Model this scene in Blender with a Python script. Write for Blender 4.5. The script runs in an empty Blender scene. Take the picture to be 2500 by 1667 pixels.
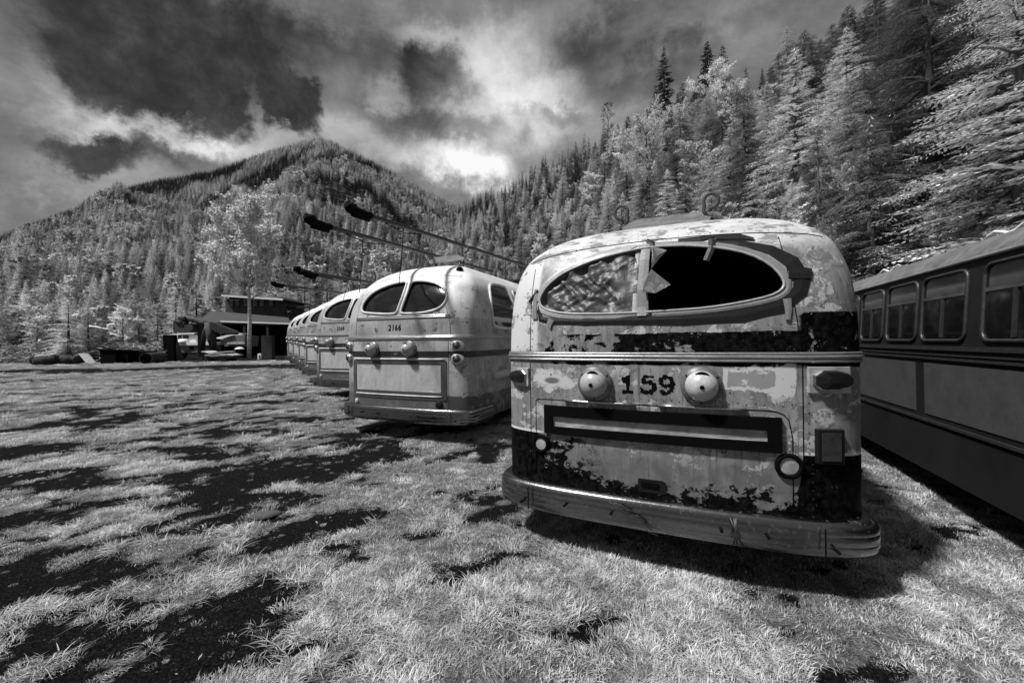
import bpy, bmesh, math, random
import numpy as np
from mathutils import Vector, Matrix
R = math.radians
C = bpy.data.collections.new('scene'); bpy.context.scene.collection.children.link(C)
sc = bpy.context.scene

# ------------------------------------------------------------------ camera, world, sun, exposure
EYE = 1.8; F = 981.0; ROLL = math.atan(.0113)
cam = bpy.data.cameras.new('camera'); camo = bpy.data.objects.new('camera', cam); C.objects.link(camo)
camo.location = (0, 0, EYE); camo.rotation_euler = (R(90), ROLL, 0)
cam.sensor_width = 36; cam.lens = F/2500*36; cam.clip_start = .05; cam.clip_end = 5000
sc.camera = camo
SUN_H = Vector((-.90, -.36)).normalized(); SUN_EL = 58
sd = bpy.data.lights.new('sun', 'SUN'); sd.energy = 5.0; sd.angle = R(5); sd.color = (1, 1, 1)
so = bpy.data.objects.new('sun', sd); C.objects.link(so)
sdir = Vector((SUN_H.x*math.cos(R(SUN_EL)), SUN_H.y*math.cos(R(SUN_EL)), math.sin(R(SUN_EL))))
so.rotation_euler = sdir.to_track_quat('Z', 'Y').to_euler()
sc.view_settings.view_transform = 'Standard'; sc.view_settings.look = 'None'
sc.view_settings.exposure = .25; sc.view_settings.gamma = 1; sc.view_settings.use_curve_mapping = False

def ray(x, y):
    xx, yy = x-1250, 833.5-y
    return ((xx*math.cos(ROLL)+yy*math.sin(ROLL))/F, 1.0, (-xx*math.sin(ROLL)+yy*math.cos(ROLL))/F)
def at(x, y, D):                       # the world point seen at photo position x, y at depth D
    d = ray(x, y); return Vector((d[0]*D, D, EYE+d[2]*D))

# ------------------------------------------------------------------ node helper
class G:
    def __init__(s, nt): s.nt = nt
    def node(s, typ, **k):
        n = s.nt.nodes.new(typ)
        for a, b in k.items(): setattr(n, a, b)
        return n
    def put(s, sock, v):
        if isinstance(v, bpy.types.NodeSocket): s.nt.links.new(v, sock)
        elif v is not None:
            try: sock.default_value = v
            except Exception: sock.default_value = (v, v, v, 1) if len(sock.default_value) == 4 else (v, v, v)
    def m(s, op, a, b=None, c=None, clamp=False):
        n = s.node('ShaderNodeMath', operation=op, use_clamp=clamp)
        for i, v in enumerate((a, b, c)):
            if v is not None: s.put(n.inputs[i], v)
        return n.outputs[0]
    def add(s, a, b): return s.m('ADD', a, b)
    def sub(s, a, b): return s.m('SUBTRACT', a, b)
    def mul(s, a, b): return s.m('MULTIPLY', a, b)
    def ss(s, v, lo, hi, a=0.0, b=1.0):      # smoothstep from lo to hi giving a to b
        n = s.node('ShaderNodeMapRange', interpolation_type='SMOOTHSTEP')
        for i, x in enumerate((v, lo, hi, a, b)): s.put(n.inputs[i], x)
        return n.outputs[0]
    def vec(s, v, sx, sy, sz, o=(0, 0, 0)):
        n = s.node('ShaderNodeMapping'); s.put(n.inputs[0], v); n.inputs['Scale'].default_value = (sx, sy, sz); n.inputs['Location'].default_value = o
        return n.outputs[0]
    def noise(s, v, scale, detail=6, rough=.6, dist=0.0):
        n = s.node('ShaderNodeTexNoise'); s.put(n.inputs['Vector'], v)
        n.inputs['Scale'].default_value = scale; n.inputs['Detail'].default_value = detail
        n.inputs['Roughness'].default_value = rough; n.inputs['Distortion'].default_value = dist
        return n.outputs[0]
    def mixv(s, f, a, b):                     # scalar mix
        n = s.node('ShaderNodeMix', data_type='FLOAT'); s.put(n.inputs[0], f); s.put(n.inputs[2], a); s.put(n.inputs[3], b)
        return n.outputs[0]
    def band(s, v, lo, hi, e=.004):
        return s.mul(s.ss(v, lo-e, lo+e), s.ss(v, hi-e, hi+e, 1, 0))
    def xyz(s, v):
        n = s.node('ShaderNodeSeparateXYZ'); s.put(n.inputs[0], v); return n.outputs
    def grey(s, v):
        n = s.node('ShaderNodeCombineColor'); 
        for i in range(3): s.put(n.inputs[i], v)
        return n.outputs[0]
def newmat(name):
    m = bpy.data.materials.new(name); m.use_nodes = True; m.node_tree.nodes.clear()
    g = G(m.node_tree); out = g.node('ShaderNodeOutputMaterial')
    tc = g.node('ShaderNodeTexCoord')
    return m, g, out, tc.outputs['Object']
def principled(g, out, col, rough=.5, metal=0.0, bump=None, bs=.2, bd=.01, spec=.5):
    p = g.node('ShaderNodeBsdfPrincipled')
    g.put(p.inputs['Base Color'], g.grey(col) if isinstance(col, bpy.types.NodeSocket) else (col, col, col, 1))
    g.put(p.inputs['Roughness'], rough); g.put(p.inputs['Metallic'], metal); p.inputs['Specular IOR Level'].default_value = spec
    if bump is not None:
        b = g.node('ShaderNodeBump'); b.inputs['Strength'].default_value = bs; b.inputs['Distance'].default_value = bd
        g.put(b.inputs['Height'], bump); g.put(p.inputs['Normal'], b.outputs[0])
    g.nt.links.new(p.outputs[0], out.inputs[0]); return p
def simple(name, col, rough=.6, metal=0.0, var=.3, scale=6, bs=.15, spec=.5, stretch=(1, 1, 1)):
    m, g, out, co = newmat(name)
    n = g.noise(g.vec(co, *stretch), scale, 8, .65); n2 = g.noise(co, scale*5, 4, .6)
    c = g.mul(g.add(g.mul(g.sub(g.add(g.mul(n, .7), g.mul(n2, .3)), .5), var*4), 1), col)
    c = g.m('MAXIMUM', c, col*.25)
    principled(g, out, c, g.add(rough-.1, g.mul(n2, .2)), metal, n2, bs, .004, spec); return m

# ------------------------------------------------------------------ world: overcast, torn cloud over a Nishita sky, in greys
w = bpy.data.worlds.new('World'); sc.world = w; w.use_nodes = True; w.node_tree.nodes.clear()
g = G(w.node_tree); wo = g.node('ShaderNodeOutputWorld'); bg = g.node('ShaderNodeBackground')
sky = g.node('ShaderNodeTexSky', sky_type='NISHITA', sun_disc=False)
sky.sun_elevation = R(SUN_EL); sky.sun_rotation = math.atan2(SUN_H.x, SUN_H.y)
bw = g.node('ShaderNodeRGBToBW'); g.nt.links.new(sky.outputs[0], bw.inputs[0])
tcw = g.node('ShaderNodeTexCoord').outputs['Generated']
X, Y, Z = g.xyz(tcw)
az = g.m('ARCTAN2', X, Y); el = g.m('ARCSINE', Z)
n1 = g.noise(tcw, 2.6, 8, .6); n2 = g.noise(g.vec(tcw, 1, 1, 1, (5, 3, 1)), 2.6, 8, .6); n3 = g.noise(tcw, 7, 10, .6, .6)
azw = g.add(az, g.mul(g.sub(n1, .5), .30)); elw = g.add(el, g.mul(g.sub(n2, .5), .22))
n4 = g.noise(g.vec(tcw, 1, 1, 1, (9, 2, 4)), 9, 10, .68); n5 = g.noise(g.vec(tcw, 1, 1, 1.3, (1, 8, 2)), 16, 9, .65)
azf = g.add(azw, g.mul(g.sub(n3, .5), .20)); elf = g.add(elw, g.mul(g.sub(n4, .5), .18))
val = g.add(.45, g.mul(g.sub(n1, .5), .35))
val = g.add(val, g.mul(g.sub(n4, .5), .30)); val = g.add(val, g.mul(g.sub(n5, .5), .12))
flat = g.noise(g.vec(tcw, 1, 1, 2.4), 3.6, 9, .62, .25)
val = g.add(val, g.mul(g.sub(flat, .5), .55))
# (x, y, rx, ry, amount) of cloud masses and bright breaks, where they stand in the sky
BL = [(400, 150, 330, 130, -.42), (380, 245, 210, 85, -.42), (200, 170, 150, 80, -.12), (640, 80, 260, 80, -.22), (700, 240, 95, 62, -.5), (745, 285, 60, 45, -.28), (655, 190, 50, 60, -.2),
      (170, 395, 170, 48, -.38), (380, 400, 130, 40, -.16), (1075, 170, 110, 55, -.28), (1010, 300, 120, 50, -.16), (1450, 110, 230, 75, -.2), (1360, 285, 70, 30, -.25), (880, 120, 180, 70, -.1),
      (1210, 250, 190, 150, .34), (1130, 430, 160, 60, .55), (1330, 220, 140, 80, .18), (560, 330, 170, 60, .24), (890, 350, 200, 60, .16), (1050, 80, 110, 40, .22), (350, 340, 260, 40, .2), (110, 90, 90, 50, .16), (130, 300, 160, 40, .12), (1230, 100, 100, 60, .15),
      (950, 230, 60, 50, .2), (1600, 90, 180, 60, .12), (250, 470, 300, 60, .16), (330, 320, 420, 70, .14), (480, 400, 120, 40, .08), (1560, 200, 160, 50, -.14), (1180, 320, 90, 30, -.14), (800, 150, 90, 50, .14), (588, 235, 38, 70, .28), (500, 400, 100, 30, .1), (1420, 330, 200, 60, .1), (120, 200, 120, 60, .08)]
for (px, py, rx, ry, a) in BL:
    d = ray(px, py); t = math.atan2(d[0], d[1]); e = math.atan2(d[2], math.hypot(d[0], d[1])); q = 1+d[0]**2
    ra = rx/F/q; re = ry/F/math.sqrt(q)
    dx = g.mul(g.sub(azf, t), 1/ra); dy = g.mul(g.sub(elf, e), 1/re)
    r2 = g.m('SQRT', g.add(g.mul(dx, dx), g.mul(dy, dy)))
    val = g.add(val, g.ss(r2, 1.30, .50 if a < -.25 else .2, 0, a))
val = g.m('MINIMUM', g.m('SMOOTH_MAX', val, g.add(.13, g.add(g.mul(g.sub(n4, .45), .65), g.mul(g.sub(n5, .5), .35))), .12), .97)
lin = g.m('POWER', val, 2.2)
lum = g.add(g.mul(lin, 8.4), g.mul(bw.outputs[0], .10))
g.put(bg.inputs[0], g.grey(lum)); bg.inputs[1].default_value = .1
g.nt.links.new(bg.outputs[0], wo.inputs[0])

# ------------------------------------------------------------------ mesh helpers
class M:
    def __init__(s): s.v = []; s.f = []; s.mi = []; s.cur = 0
    def face(s, pts):
        b = len(s.v); s.v += [tuple(p) for p in pts]; s.f.append(tuple(range(b, b+len(pts)))); s.mi.append(s.cur)
    def grid(s, rows, close=False):
        b = len(s.v); n = len(rows[0])
        for r in rows: s.v += [tuple(p) for p in r]
        for i in range(len(rows)-1):
            for j in range(n if close else n-1):
                k = (j+1) % n
                s.f.append((b+i*n+j, b+i*n+k, b+(i+1)*n+k, b+(i+1)*n+j)); s.mi.append(s.cur)
        return b
    def box(s, c, d, m=None, bev=0):
        c = Vector(c); x, y, z = d[0]/2, d[1]/2, d[2]/2
        if bev <= 0: bev = min(d)*.06
        e = min(bev, x*.9, y*.9, z*.9)
        pts = []; b = len(s.v)
        for sz in (-1, 1):                      # chamfered box: 4 rings of 8
            for (zz, ins) in (((z), e), ((z-e), 0)) if sz < 0 else (((z-e), 0), ((z), e)):
                ring = []
                for (sx, sy) in ((-1, -1), (1, -1), (1, 1), (-1, 1)):
                    ax, ay = x-ins, y-ins
                    if (sx*sy) > 0: q = [(sx*ax, sy*(ay-e)), (sx*(ax-e), sy*ay)]
                    else: q = [(sx*(ax-e), sy*ay), (sx*ax, sy*(ay-e))]
                    ring += q
                pts.append([Vector((p[0], p[1], sz*zz)) for p in ring])
        rows = [[(c+p if m is None else m @ (c+p)) for p in r] for r in pts]
        s.grid(rows, True)
        s.f.append(tuple(b+i for i in range(8))[::-1]); s.mi.append(s.cur)
        s.f.append(tuple(b+24+i for i in range(8))); s.mi.append(s.cur)
    def tube(s, pts, r, n=8, closed=False, rb=None, cap=True):
        pts = [Vector(p) for p in pts]; N = len(pts); rows = []
        rr = r if isinstance(r, (list, tuple)) else [r]*N
        up = None
        for i, p in enumerate(pts):
            if closed: t = pts[(i+1) % N]-pts[i-1]
            else: t = pts[min(i+1, N-1)]-pts[max(i-1, 0)]
            t.normalize()
            if up is None: up = Vector((0, 0, 1)) if abs(t.z) < .9 else Vector((1, 0, 0))
            a = up-t*up.dot(t)
            if a.length < 1e-6: a = t.orthogonal()
            a.normalize(); b_ = t.cross(a); up = a
            rows.append([p+(a*math.cos(k*2*math.pi/n)+b_*math.sin(k*2*math.pi/n)*(rb or 1))*rr[i] for k in range(n)])
        if closed: rows.append(rows[0])
        b = s.grid(rows, True)
        if cap and not closed:
            s.f.append(tuple(b+i for i in range(n))[::-1]); s.mi.append(s.cur)
            e = b+(N-1)*n; s.f.append(tuple(e+i for i in range(n))); s.mi.append(s.cur)
    def lathe(s, prof, m, n=28):
        rows = [[m @ Vector((r*math.cos(k*2*math.pi/n), r*math.sin(k*2*math.pi/n), h)) for k in range(n)] for r, h in prof]
        s.grid(rows, True)
    def prism(s, outline, d, m=None):          # outline of 3D points, thickness vector d
        d = Vector(d); a = [Vector(p) for p in outline]; b_ = [p+d for p in a]
        if m is not None: a = [m @ p for p in a]; b_ = [m @ p for p in b_]
        s.face(a[::-1]); s.face(b_); s.grid([a, b_], True)
    def build(s, name, mat, parent=None, smooth=False, ang=None):
        me = bpy.data.meshes.new(name); me.from_pydata(s.v, [], s.f)
        mats = mat if isinstance(mat, (list, tuple)) else [mat]
        for x in mats: me.materials.append(x)
        if len(mats) > 1: me.polygons.foreach_set('material_index', s.mi)
        if smooth: me.polygons.foreach_set('use_smooth', [True]*len(me.polygons))
        me.update()
        if ang: 
            try: me.set_sharp_from_angle(angle=R(ang))
            except Exception: pass
        o = bpy.data.objects.new(name, me); C.objects.link(o); o.parent = parent
        return o
def outward(me):
    b = bmesh.new(); b.from_mesh(me); bmesh.ops.recalc_face_normals(b, faces=b.faces[:]); b.to_mesh(me); b.free()
def rrect(u0, z0, u1, z1, r, n=4):
    o = []
    for cx, cz, a0 in ((u1-r, z1-r, 0), (u0+r, z1-r, 90), (u0+r, z0+r, 180), (u1-r, z0+r, 270)):
        o += [(cx+r*math.cos(R(a0+90*k/n)), cz+r*math.sin(R(a0+90*k/n))) for k in range(n+1)]
    return o
def tag(o, label=None, cat=None, group=None, kind=None):
    for k, v in (('label', label), ('category', cat), ('group', group), ('kind', kind)):
        if v: o[k] = v
    return o
def empty(name, loc=(0, 0, 0), rz=0, label=None, cat=None, group=None):
    o = bpy.data.objects.new(name, None); C.objects.link(o); o.location = loc; o.rotation_euler = (0, 0, rz); o.empty_display_size = .3
    return tag(o, label, cat, group)
def kids(o): return [c for c in bpy.data.objects if c.parent == o]
def copy_tree(o, parent=None, skip=()):
    c = o.copy(); C.objects.link(c); c.parent = parent
    for ch in kids(o):
        if ch.name.split('.')[0] not in skip: copy_tree(ch, c)
    return c
def interp(tab, z):
    zs = [t[0] for t in tab]
    return float(np.interp(z, zs, [t[1] for t in tab])), float(np.interp(z, zs, [t[2] for t in tab]))

# ------------------------------------------------------------------ numpy value noise
def vnoise(x, y, seed=0):
    xi = np.floor(x).astype(np.int64); yi = np.floor(y).astype(np.int64); fx = x-xi; fy = y-yi
    fx = fx*fx*(3-2*fx); fy = fy*fy*(3-2*fy)
    def h(a, b):
        n = (a*374761393+b*668265263+seed*974634777) & 0xffffffff
        n = ((n ^ (n >> 13))*1274126177) & 0xffffffff
        return ((n ^ (n >> 16)) & 0xffff)/65535.0
    return (h(xi, yi)*(1-fx)+h(xi+1, yi)*fx)*(1-fy)+(h(xi, yi+1)*(1-fx)+h(xi+1, yi+1)*fx)*fy
def fbm(x, y, seed=0, o=4):
    v = 0; a = .5; t = 0
    for i in range(o): v = v+a*vnoise(x*2**i, y*2**i, seed+i); t += a; a *= .5
    return v/t

# ------------------------------------------------------------------ terrain heights
def gz(Y): return np.interp(Y, [-20, 4, 7.5, 11, 15, 20, 26, 32, 45, 80, 5000], [0, 0, .1, .25, .33, .45, .58, .62, .8, 1.5, 1.5])
HT = [-.6, -.3, -.2, -.125, -.02, .07, .178, .297, .383, .51, .62, .785, 1.22, 2, 4]
HE = [.0, .06, .20, .32, .356, .40, .45, .505, .55, .565, .61, .68, .80, .95, 1.2]
HR = [330, 330, 330, 330, 290, 250, 200, 150, 132, 115, 100, 80, 55, 36, 20]
HF = [140, 140, 130, 115, 100, 85, 65, 45, 38, 30, 25, 18.5, 9.8, 6, 3.6]
def hill_z(X, Y):
    Y = np.maximum(Y, .5); t = X/Y
    e = np.interp(t, HT, HE); yr = np.interp(t, HT, HR); yf = np.interp(t, HT, HF)
    s = (Y-yf)/(yr-yf); zr = EYE+e*yr-1.0
    n = (fbm(X*.05, Y*.05, 3)-.5)*8*np.clip(s*2, 0, 1)
    z = gz(yf)+(zr-gz(yf))*np.clip(s, 0, 1)**.92
    z = np.where(s > 1, zr-(s-1)*yr*.12, z)+n*(t > -.25)
    return np.where(s < 0, gz(Y)-1.0, z)
MPX = [-900, -500, -200, 70, 150, 230, 320, 400, 520, 600, 690, 740, 790, 830, 880, 930, 985, 1060, 1127, 1200, 1300, 1450, 1700]
MPY = [800, 740, 650, 556, 526, 497, 463, 441, 424, 394, 364, 350, 340, 354, 384, 414, 442, 476, 508, 540, 600, 670, 760]
MT = [(x-1250)/F for x in MPX]
ME = [(833.5-.0113*(x-1250)-y)/F for x, y in zip(MPX, MPY)]
def mount_z(X, Y):
    Y = np.maximum(Y, 5); t = X/Y
    e = np.interp(t, MT, ME)
    yr = 600+60*np.sin(t*5)
    yf = 78.0
    s = (Y-yf)/(yr-yf); zr = EYE+e*yr-3
    sc_ = np.clip(s, 0, 1)
    n = (fbm(X*.008, Y*.008, 11, 5)-.5)*60*np.clip(sc_*(1-sc_)*4, 0, 1)
    rid = (fbm(t*9, Y*.002, 5, 3)-.5)*50*np.clip(sc_*(1-sc_)*4, 0, 1)
    z = 1.5+(zr-1.5)*sc_**1.12+n+rid
    z = np.where(s > 1, zr-(s-1)*yr*.5, z)
    return np.where(s < 0, gz(Y)-.8, z)

# ------------------------------------------------------------------ soil mask (bare dark gravel between the grass, plus streaks standing in for shadows)
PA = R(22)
SHADE_PATCH = [(-3.3, 5.4, 1.15, .62), (-1.95, 3.9, .62, .30), (-3.3, 3.15, .75, .22), (-2.1, 2.75, .62, .17), (-2.55, 2.42, .6, .13), (-1.4, 3.6, .35, .12), (-5.2, 4.1, .6, .25), (-1.3, 2.35, .4, .08)]  # dark streaks of tree shadow, laid in as bare soil
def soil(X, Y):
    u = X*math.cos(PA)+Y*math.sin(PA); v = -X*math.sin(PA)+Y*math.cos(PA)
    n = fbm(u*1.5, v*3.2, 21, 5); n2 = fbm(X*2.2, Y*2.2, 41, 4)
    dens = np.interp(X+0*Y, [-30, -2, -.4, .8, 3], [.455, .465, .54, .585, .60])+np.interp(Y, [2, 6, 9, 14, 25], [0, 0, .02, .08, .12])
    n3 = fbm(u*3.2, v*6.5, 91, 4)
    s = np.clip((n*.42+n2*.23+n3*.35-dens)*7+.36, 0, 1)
    for (px, py, a, b) in SHADE_PATCH:
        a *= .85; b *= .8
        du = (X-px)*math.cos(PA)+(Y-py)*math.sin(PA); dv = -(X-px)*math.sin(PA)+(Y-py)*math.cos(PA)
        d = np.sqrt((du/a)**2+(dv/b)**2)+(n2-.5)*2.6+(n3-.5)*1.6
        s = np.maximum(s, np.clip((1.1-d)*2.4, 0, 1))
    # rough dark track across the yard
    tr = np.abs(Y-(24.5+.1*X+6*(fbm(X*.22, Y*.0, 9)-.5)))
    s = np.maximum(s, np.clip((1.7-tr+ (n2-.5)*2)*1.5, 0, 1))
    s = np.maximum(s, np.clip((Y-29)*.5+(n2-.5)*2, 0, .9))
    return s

# ------------------------------------------------------------------ materials
def ground_mat():
    m, g, out, co = newmat('ground')
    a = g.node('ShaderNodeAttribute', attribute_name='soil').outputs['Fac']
    n = g.noise(co, 3, 8, .7); n2 = g.noise(co, 60, 5, .7); n3 = g.noise(co, 14, 6, .7)
    vo = g.node('ShaderNodeTexVoronoi'); g.put(vo.inputs['Vector'], co); vo.inputs['Scale'].default_value = 55
    peb = g.mul(g.ss(vo.outputs['Distance'], .30, .12), g.ss(g.noise(co, 25, 3), .56, .66))
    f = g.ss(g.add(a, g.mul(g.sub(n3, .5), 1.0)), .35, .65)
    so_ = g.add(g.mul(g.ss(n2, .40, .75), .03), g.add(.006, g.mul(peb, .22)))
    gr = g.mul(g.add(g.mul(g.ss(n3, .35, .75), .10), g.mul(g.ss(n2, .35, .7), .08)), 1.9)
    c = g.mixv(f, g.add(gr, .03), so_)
    principled(g, out, c, .95, 0, g.add(n2, n3), 1.0, .05, .02); return m
def grass_mat(name, lo, hi):
    m, g, out, co = newmat(name)
    r = g.node('ShaderNodeObjectInfo').outputs['Random']; z = g.xyz(co)[2]
    geo = g.node('ShaderNodeNewGeometry').outputs['Random Per Island']
    pos = g.node('ShaderNodeNewGeometry').outputs['Position']; pn = g.noise(pos, 1.3, 6, .65); pm = g.noise(pos, 9, 4, .6)
    c = g.mul(g.mul(g.mixv(geo, lo, hi), g.mixv(r, .6, 1.15)), g.mul(g.ss(pn, .36, .54, .62, 1), g.ss(pm, .36, .58, .6, 1)))
    d = g.node('ShaderNodeBsdfDiffuse'); t = g.node('ShaderNodeBsdfTranslucent'); mx = g.node('ShaderNodeMixShader')
    g.put(d.inputs[0], g.grey(c)); g.put(t.inputs[0], g.grey(c)); mx.inputs[0].default_value = .35
    g.nt.links.new(d.outputs[0], mx.inputs[1]); g.nt.links.new(t.outputs[0], mx.inputs[2]); g.nt.links.new(mx.outputs[0], out.inputs[0])
    return m
def leaf_mat(name, col, var=.5):
    m, g, out, co = newmat(name)
    r = g.node('ShaderNodeObjectInfo').outputs['Random']; geo = g.node('ShaderNodeNewGeometry').outputs['Random Per Island']
    c = g.mul(g.mul(g.mixv(geo, .55, 1.45), g.mixv(r, 1-var, 1+var)), col)
    d = g.node('ShaderNodeBsdfDiffuse'); t = g.node('ShaderNodeBsdfTranslucent'); mx = g.node('ShaderNodeMixShader')
    g.put(d.inputs[0], g.grey(c)); g.put(t.inputs[0], g.grey(c)); mx.inputs[0].default_value = .15
    g.nt.links.new(d.outputs[0], mx.inputs[1]); g.nt.links.new(t.outputs[0], mx.inputs[2]); g.nt.links.new(mx.outputs[0], out.inputs[0])
    return m
def busA_mat():
    m, g, out, co = newmat('worn_paint'); u, v, z = g.xyz(co)
    n = g.noise(co, 2.2, 10, .68, .3); nb = g.noise(g.vec(co, 1, 1, 1.4, (3, 1, 7)), 5.5, 11, .68, .25); nf = g.noise(co, 22, 8, .7)
    st = g.noise(g.vec(co, 1.2, 1.2, 14), 3.5, 7, .65); vs = g.noise(g.vec(co, 16, 16, 1.4), 1.5, 7, .65)
    pale = g.m('MAXIMUM', g.add(.19, g.mul(g.sub(g.add(g.mul(n, .65), g.mul(vs, .35)), .5), .75)), .05)
    flake = g.ss(g.add(g.mul(nb, .8), g.mul(nf, .2)), .545, .565)              # lighter top coat left in flakes
    pale = g.mixv(flake, pale, g.add(.36, g.mul(g.sub(nf, .5), .4)))
    fv = g.add(g.mul(nb, .8), g.mul(nf, .2))
    pale = g.mixv(g.mul(g.band(fv, .548, .556, .003), .8), pale, .66); pale = g.mixv(g.mul(g.band(fv, .532, .543, .003), .8), pale, .07)  # flake edges: bright highlight line and dark shadow line painted into the colour
    n7 = g.noise(g.vec(co, 1, 1, 1, (8, 8, 8)), 7, 10, .72, .6); pale = g.mixv(g.ss(n7, .52, .66, 0, .8), pale, .07)
    drip = g.mul(g.ss(g.noise(g.vec(co, 34, 34, .8), 1.3, 5, .6), .54, .66), g.ss(g.noise(co, 2.5, 3), .42, .52)); pale = g.mixv(g.mul(drip, .7), pale, .05)
    bare = g.ss(g.add(g.mul(n, .75), g.mul(nb, .3)), .60, .62); pale = g.mixv(bare, pale, .13)
    scr = g.mul(g.ss(st, .60, .66), g.ss(z, 2.3, 2.7)); 
    roof = g.ss(z, 2.42, 2.6)
    rc = g.add(.50, g.add(g.mul(g.sub(st, .5), .5), g.mul(g.sub(n, .5), .5)))
    rc = g.mixv(g.ss(g.add(g.mul(nb, .7), g.mul(st, .4)), .575, .595), rc, .20)
    low = g.mul(g.ss(z, 1.02, .80), g.ss(g.add(g.mul(n, .5), g.mul(n7, .5)), .38, .55)); pale = g.mixv(g.mul(low, .75), pale, .10)
    pale = g.mixv(roof, pale, rc)
    left = g.ss(u, -1.02, -.98)                                                 # the left corner panel keeps its pale coat
    pale = g.mixv(g.mul(g.sub(1, left), g.ss(z, 1.65, 1.75)), pale, g.mixv(g.ss(nb, .55, .57), .52, .2))
    dk = g.mul(g.ss(nf, .35, .8), .014)
    # dark band above the belt, peeled at its left end
    jag = g.mul(g.sub(nb, .5), .05)
    b1 = g.mul(g.band(g.add(z, jag), 1.60, 1.855, .003), left)
    b1 = g.m('MAXIMUM', b1, g.mul(g.ss(u, .93, .97), g.band(z, 1.6, 1.985, .004)))
    keep = g.ss(g.add(g.add(g.mul(nb, .75), g.mul(n, .3)), g.mul(g.ss(u, -1.0, .2), .09)), .53, .545)
    b1 = g.mul(b1, keep)
    # dark skirt: whole on the corners, eaten away over the middle panel
    cent = g.mul(g.ss(u, -1.0, -.9), g.ss(u, .97, .92))
    lim = g.mixv(cent, .985, g.add(g.add(.60, g.mul(g.ss(u, -.3, -1.0), .14)), g.mul(g.sub(g.add(g.mul(nb, .6), g.mul(nf, .4)), .45), 1.15)))
    b2 = g.ss(z, g.add(lim, .004), g.sub(lim, .004))
    b2 = g.mul(b2, g.ss(g.add(nb, g.mul(nf, .3)), .395, .41, .55, 1))
    spots = g.mul(g.mul(g.band(z, .70, .98, .01), g.ss(u, -.3, -.7)), g.ss(g.add(g.mul(n, .5), g.mul(nb, .5)), .50, .51))
    under = g.mul(cent, g.ss(z, g.add(lim, g.add(.035, g.mul(g.sub(nf, .5), .12))), g.add(lim, g.add(.025, g.mul(g.sub(nf, .5), .12))))); pale = g.mixv(g.mul(under, .75), pale, .10)
    dark = g.m('MAXIMUM', g.m('MAXIMUM', b1, b2), spots)
    edge = g.mul(g.band(z, .985, 1.005, .003), g.sub(1, cent))
    c = g.mixv(dark, pale, dk); c = g.mixv(edge, c, .55)
    # scraped pale patches and rust runs with shapes of their own
    e1 = g.m('SQRT', g.add(g.m('POWER', g.mul(g.add(u, .86), 5), 2), g.m('POWER', g.mul(g.sub(z, 1.455), 13), 2)))
    c = g.mixv(g.ss(g.add(e1, g.mul(g.sub(nb, .5), 4)), 1.1, .8), c, .46); c = g.mixv(g.ss(e1, .45, .25), c, .12)
    tear = g.mul(g.band(g.add(u, jag), .50, .80, .003), g.band(g.add(z, g.mul(g.sub(nb, .5), .3)), 1.46, 1.56, .003))
    rim = g.mul(g.band(g.add(u, jag), .47, .92, .003), g.band(g.add(z, g.mul(g.sub(nb, .5), .32)), 1.42, 1.60, .003))
    c = g.mixv(rim, c, .48); c = g.mixv(tear, c, .24)
    pits = g.ss(g.noise(co, 34, 2, .5), .70, .73); c = g.mixv(pits, c, .03)
    h = g.add(g.mul(flake, .35), g.add(dark, g.mul(nf, .3)))
    p = principled(g, out, c, g.add(.30, g.mul(n, .35)), 0, h, .35, .004, .5); g.put(p.inputs['Specular IOR Level'], g.mixv(dark, .45, .05)); return m
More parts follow.
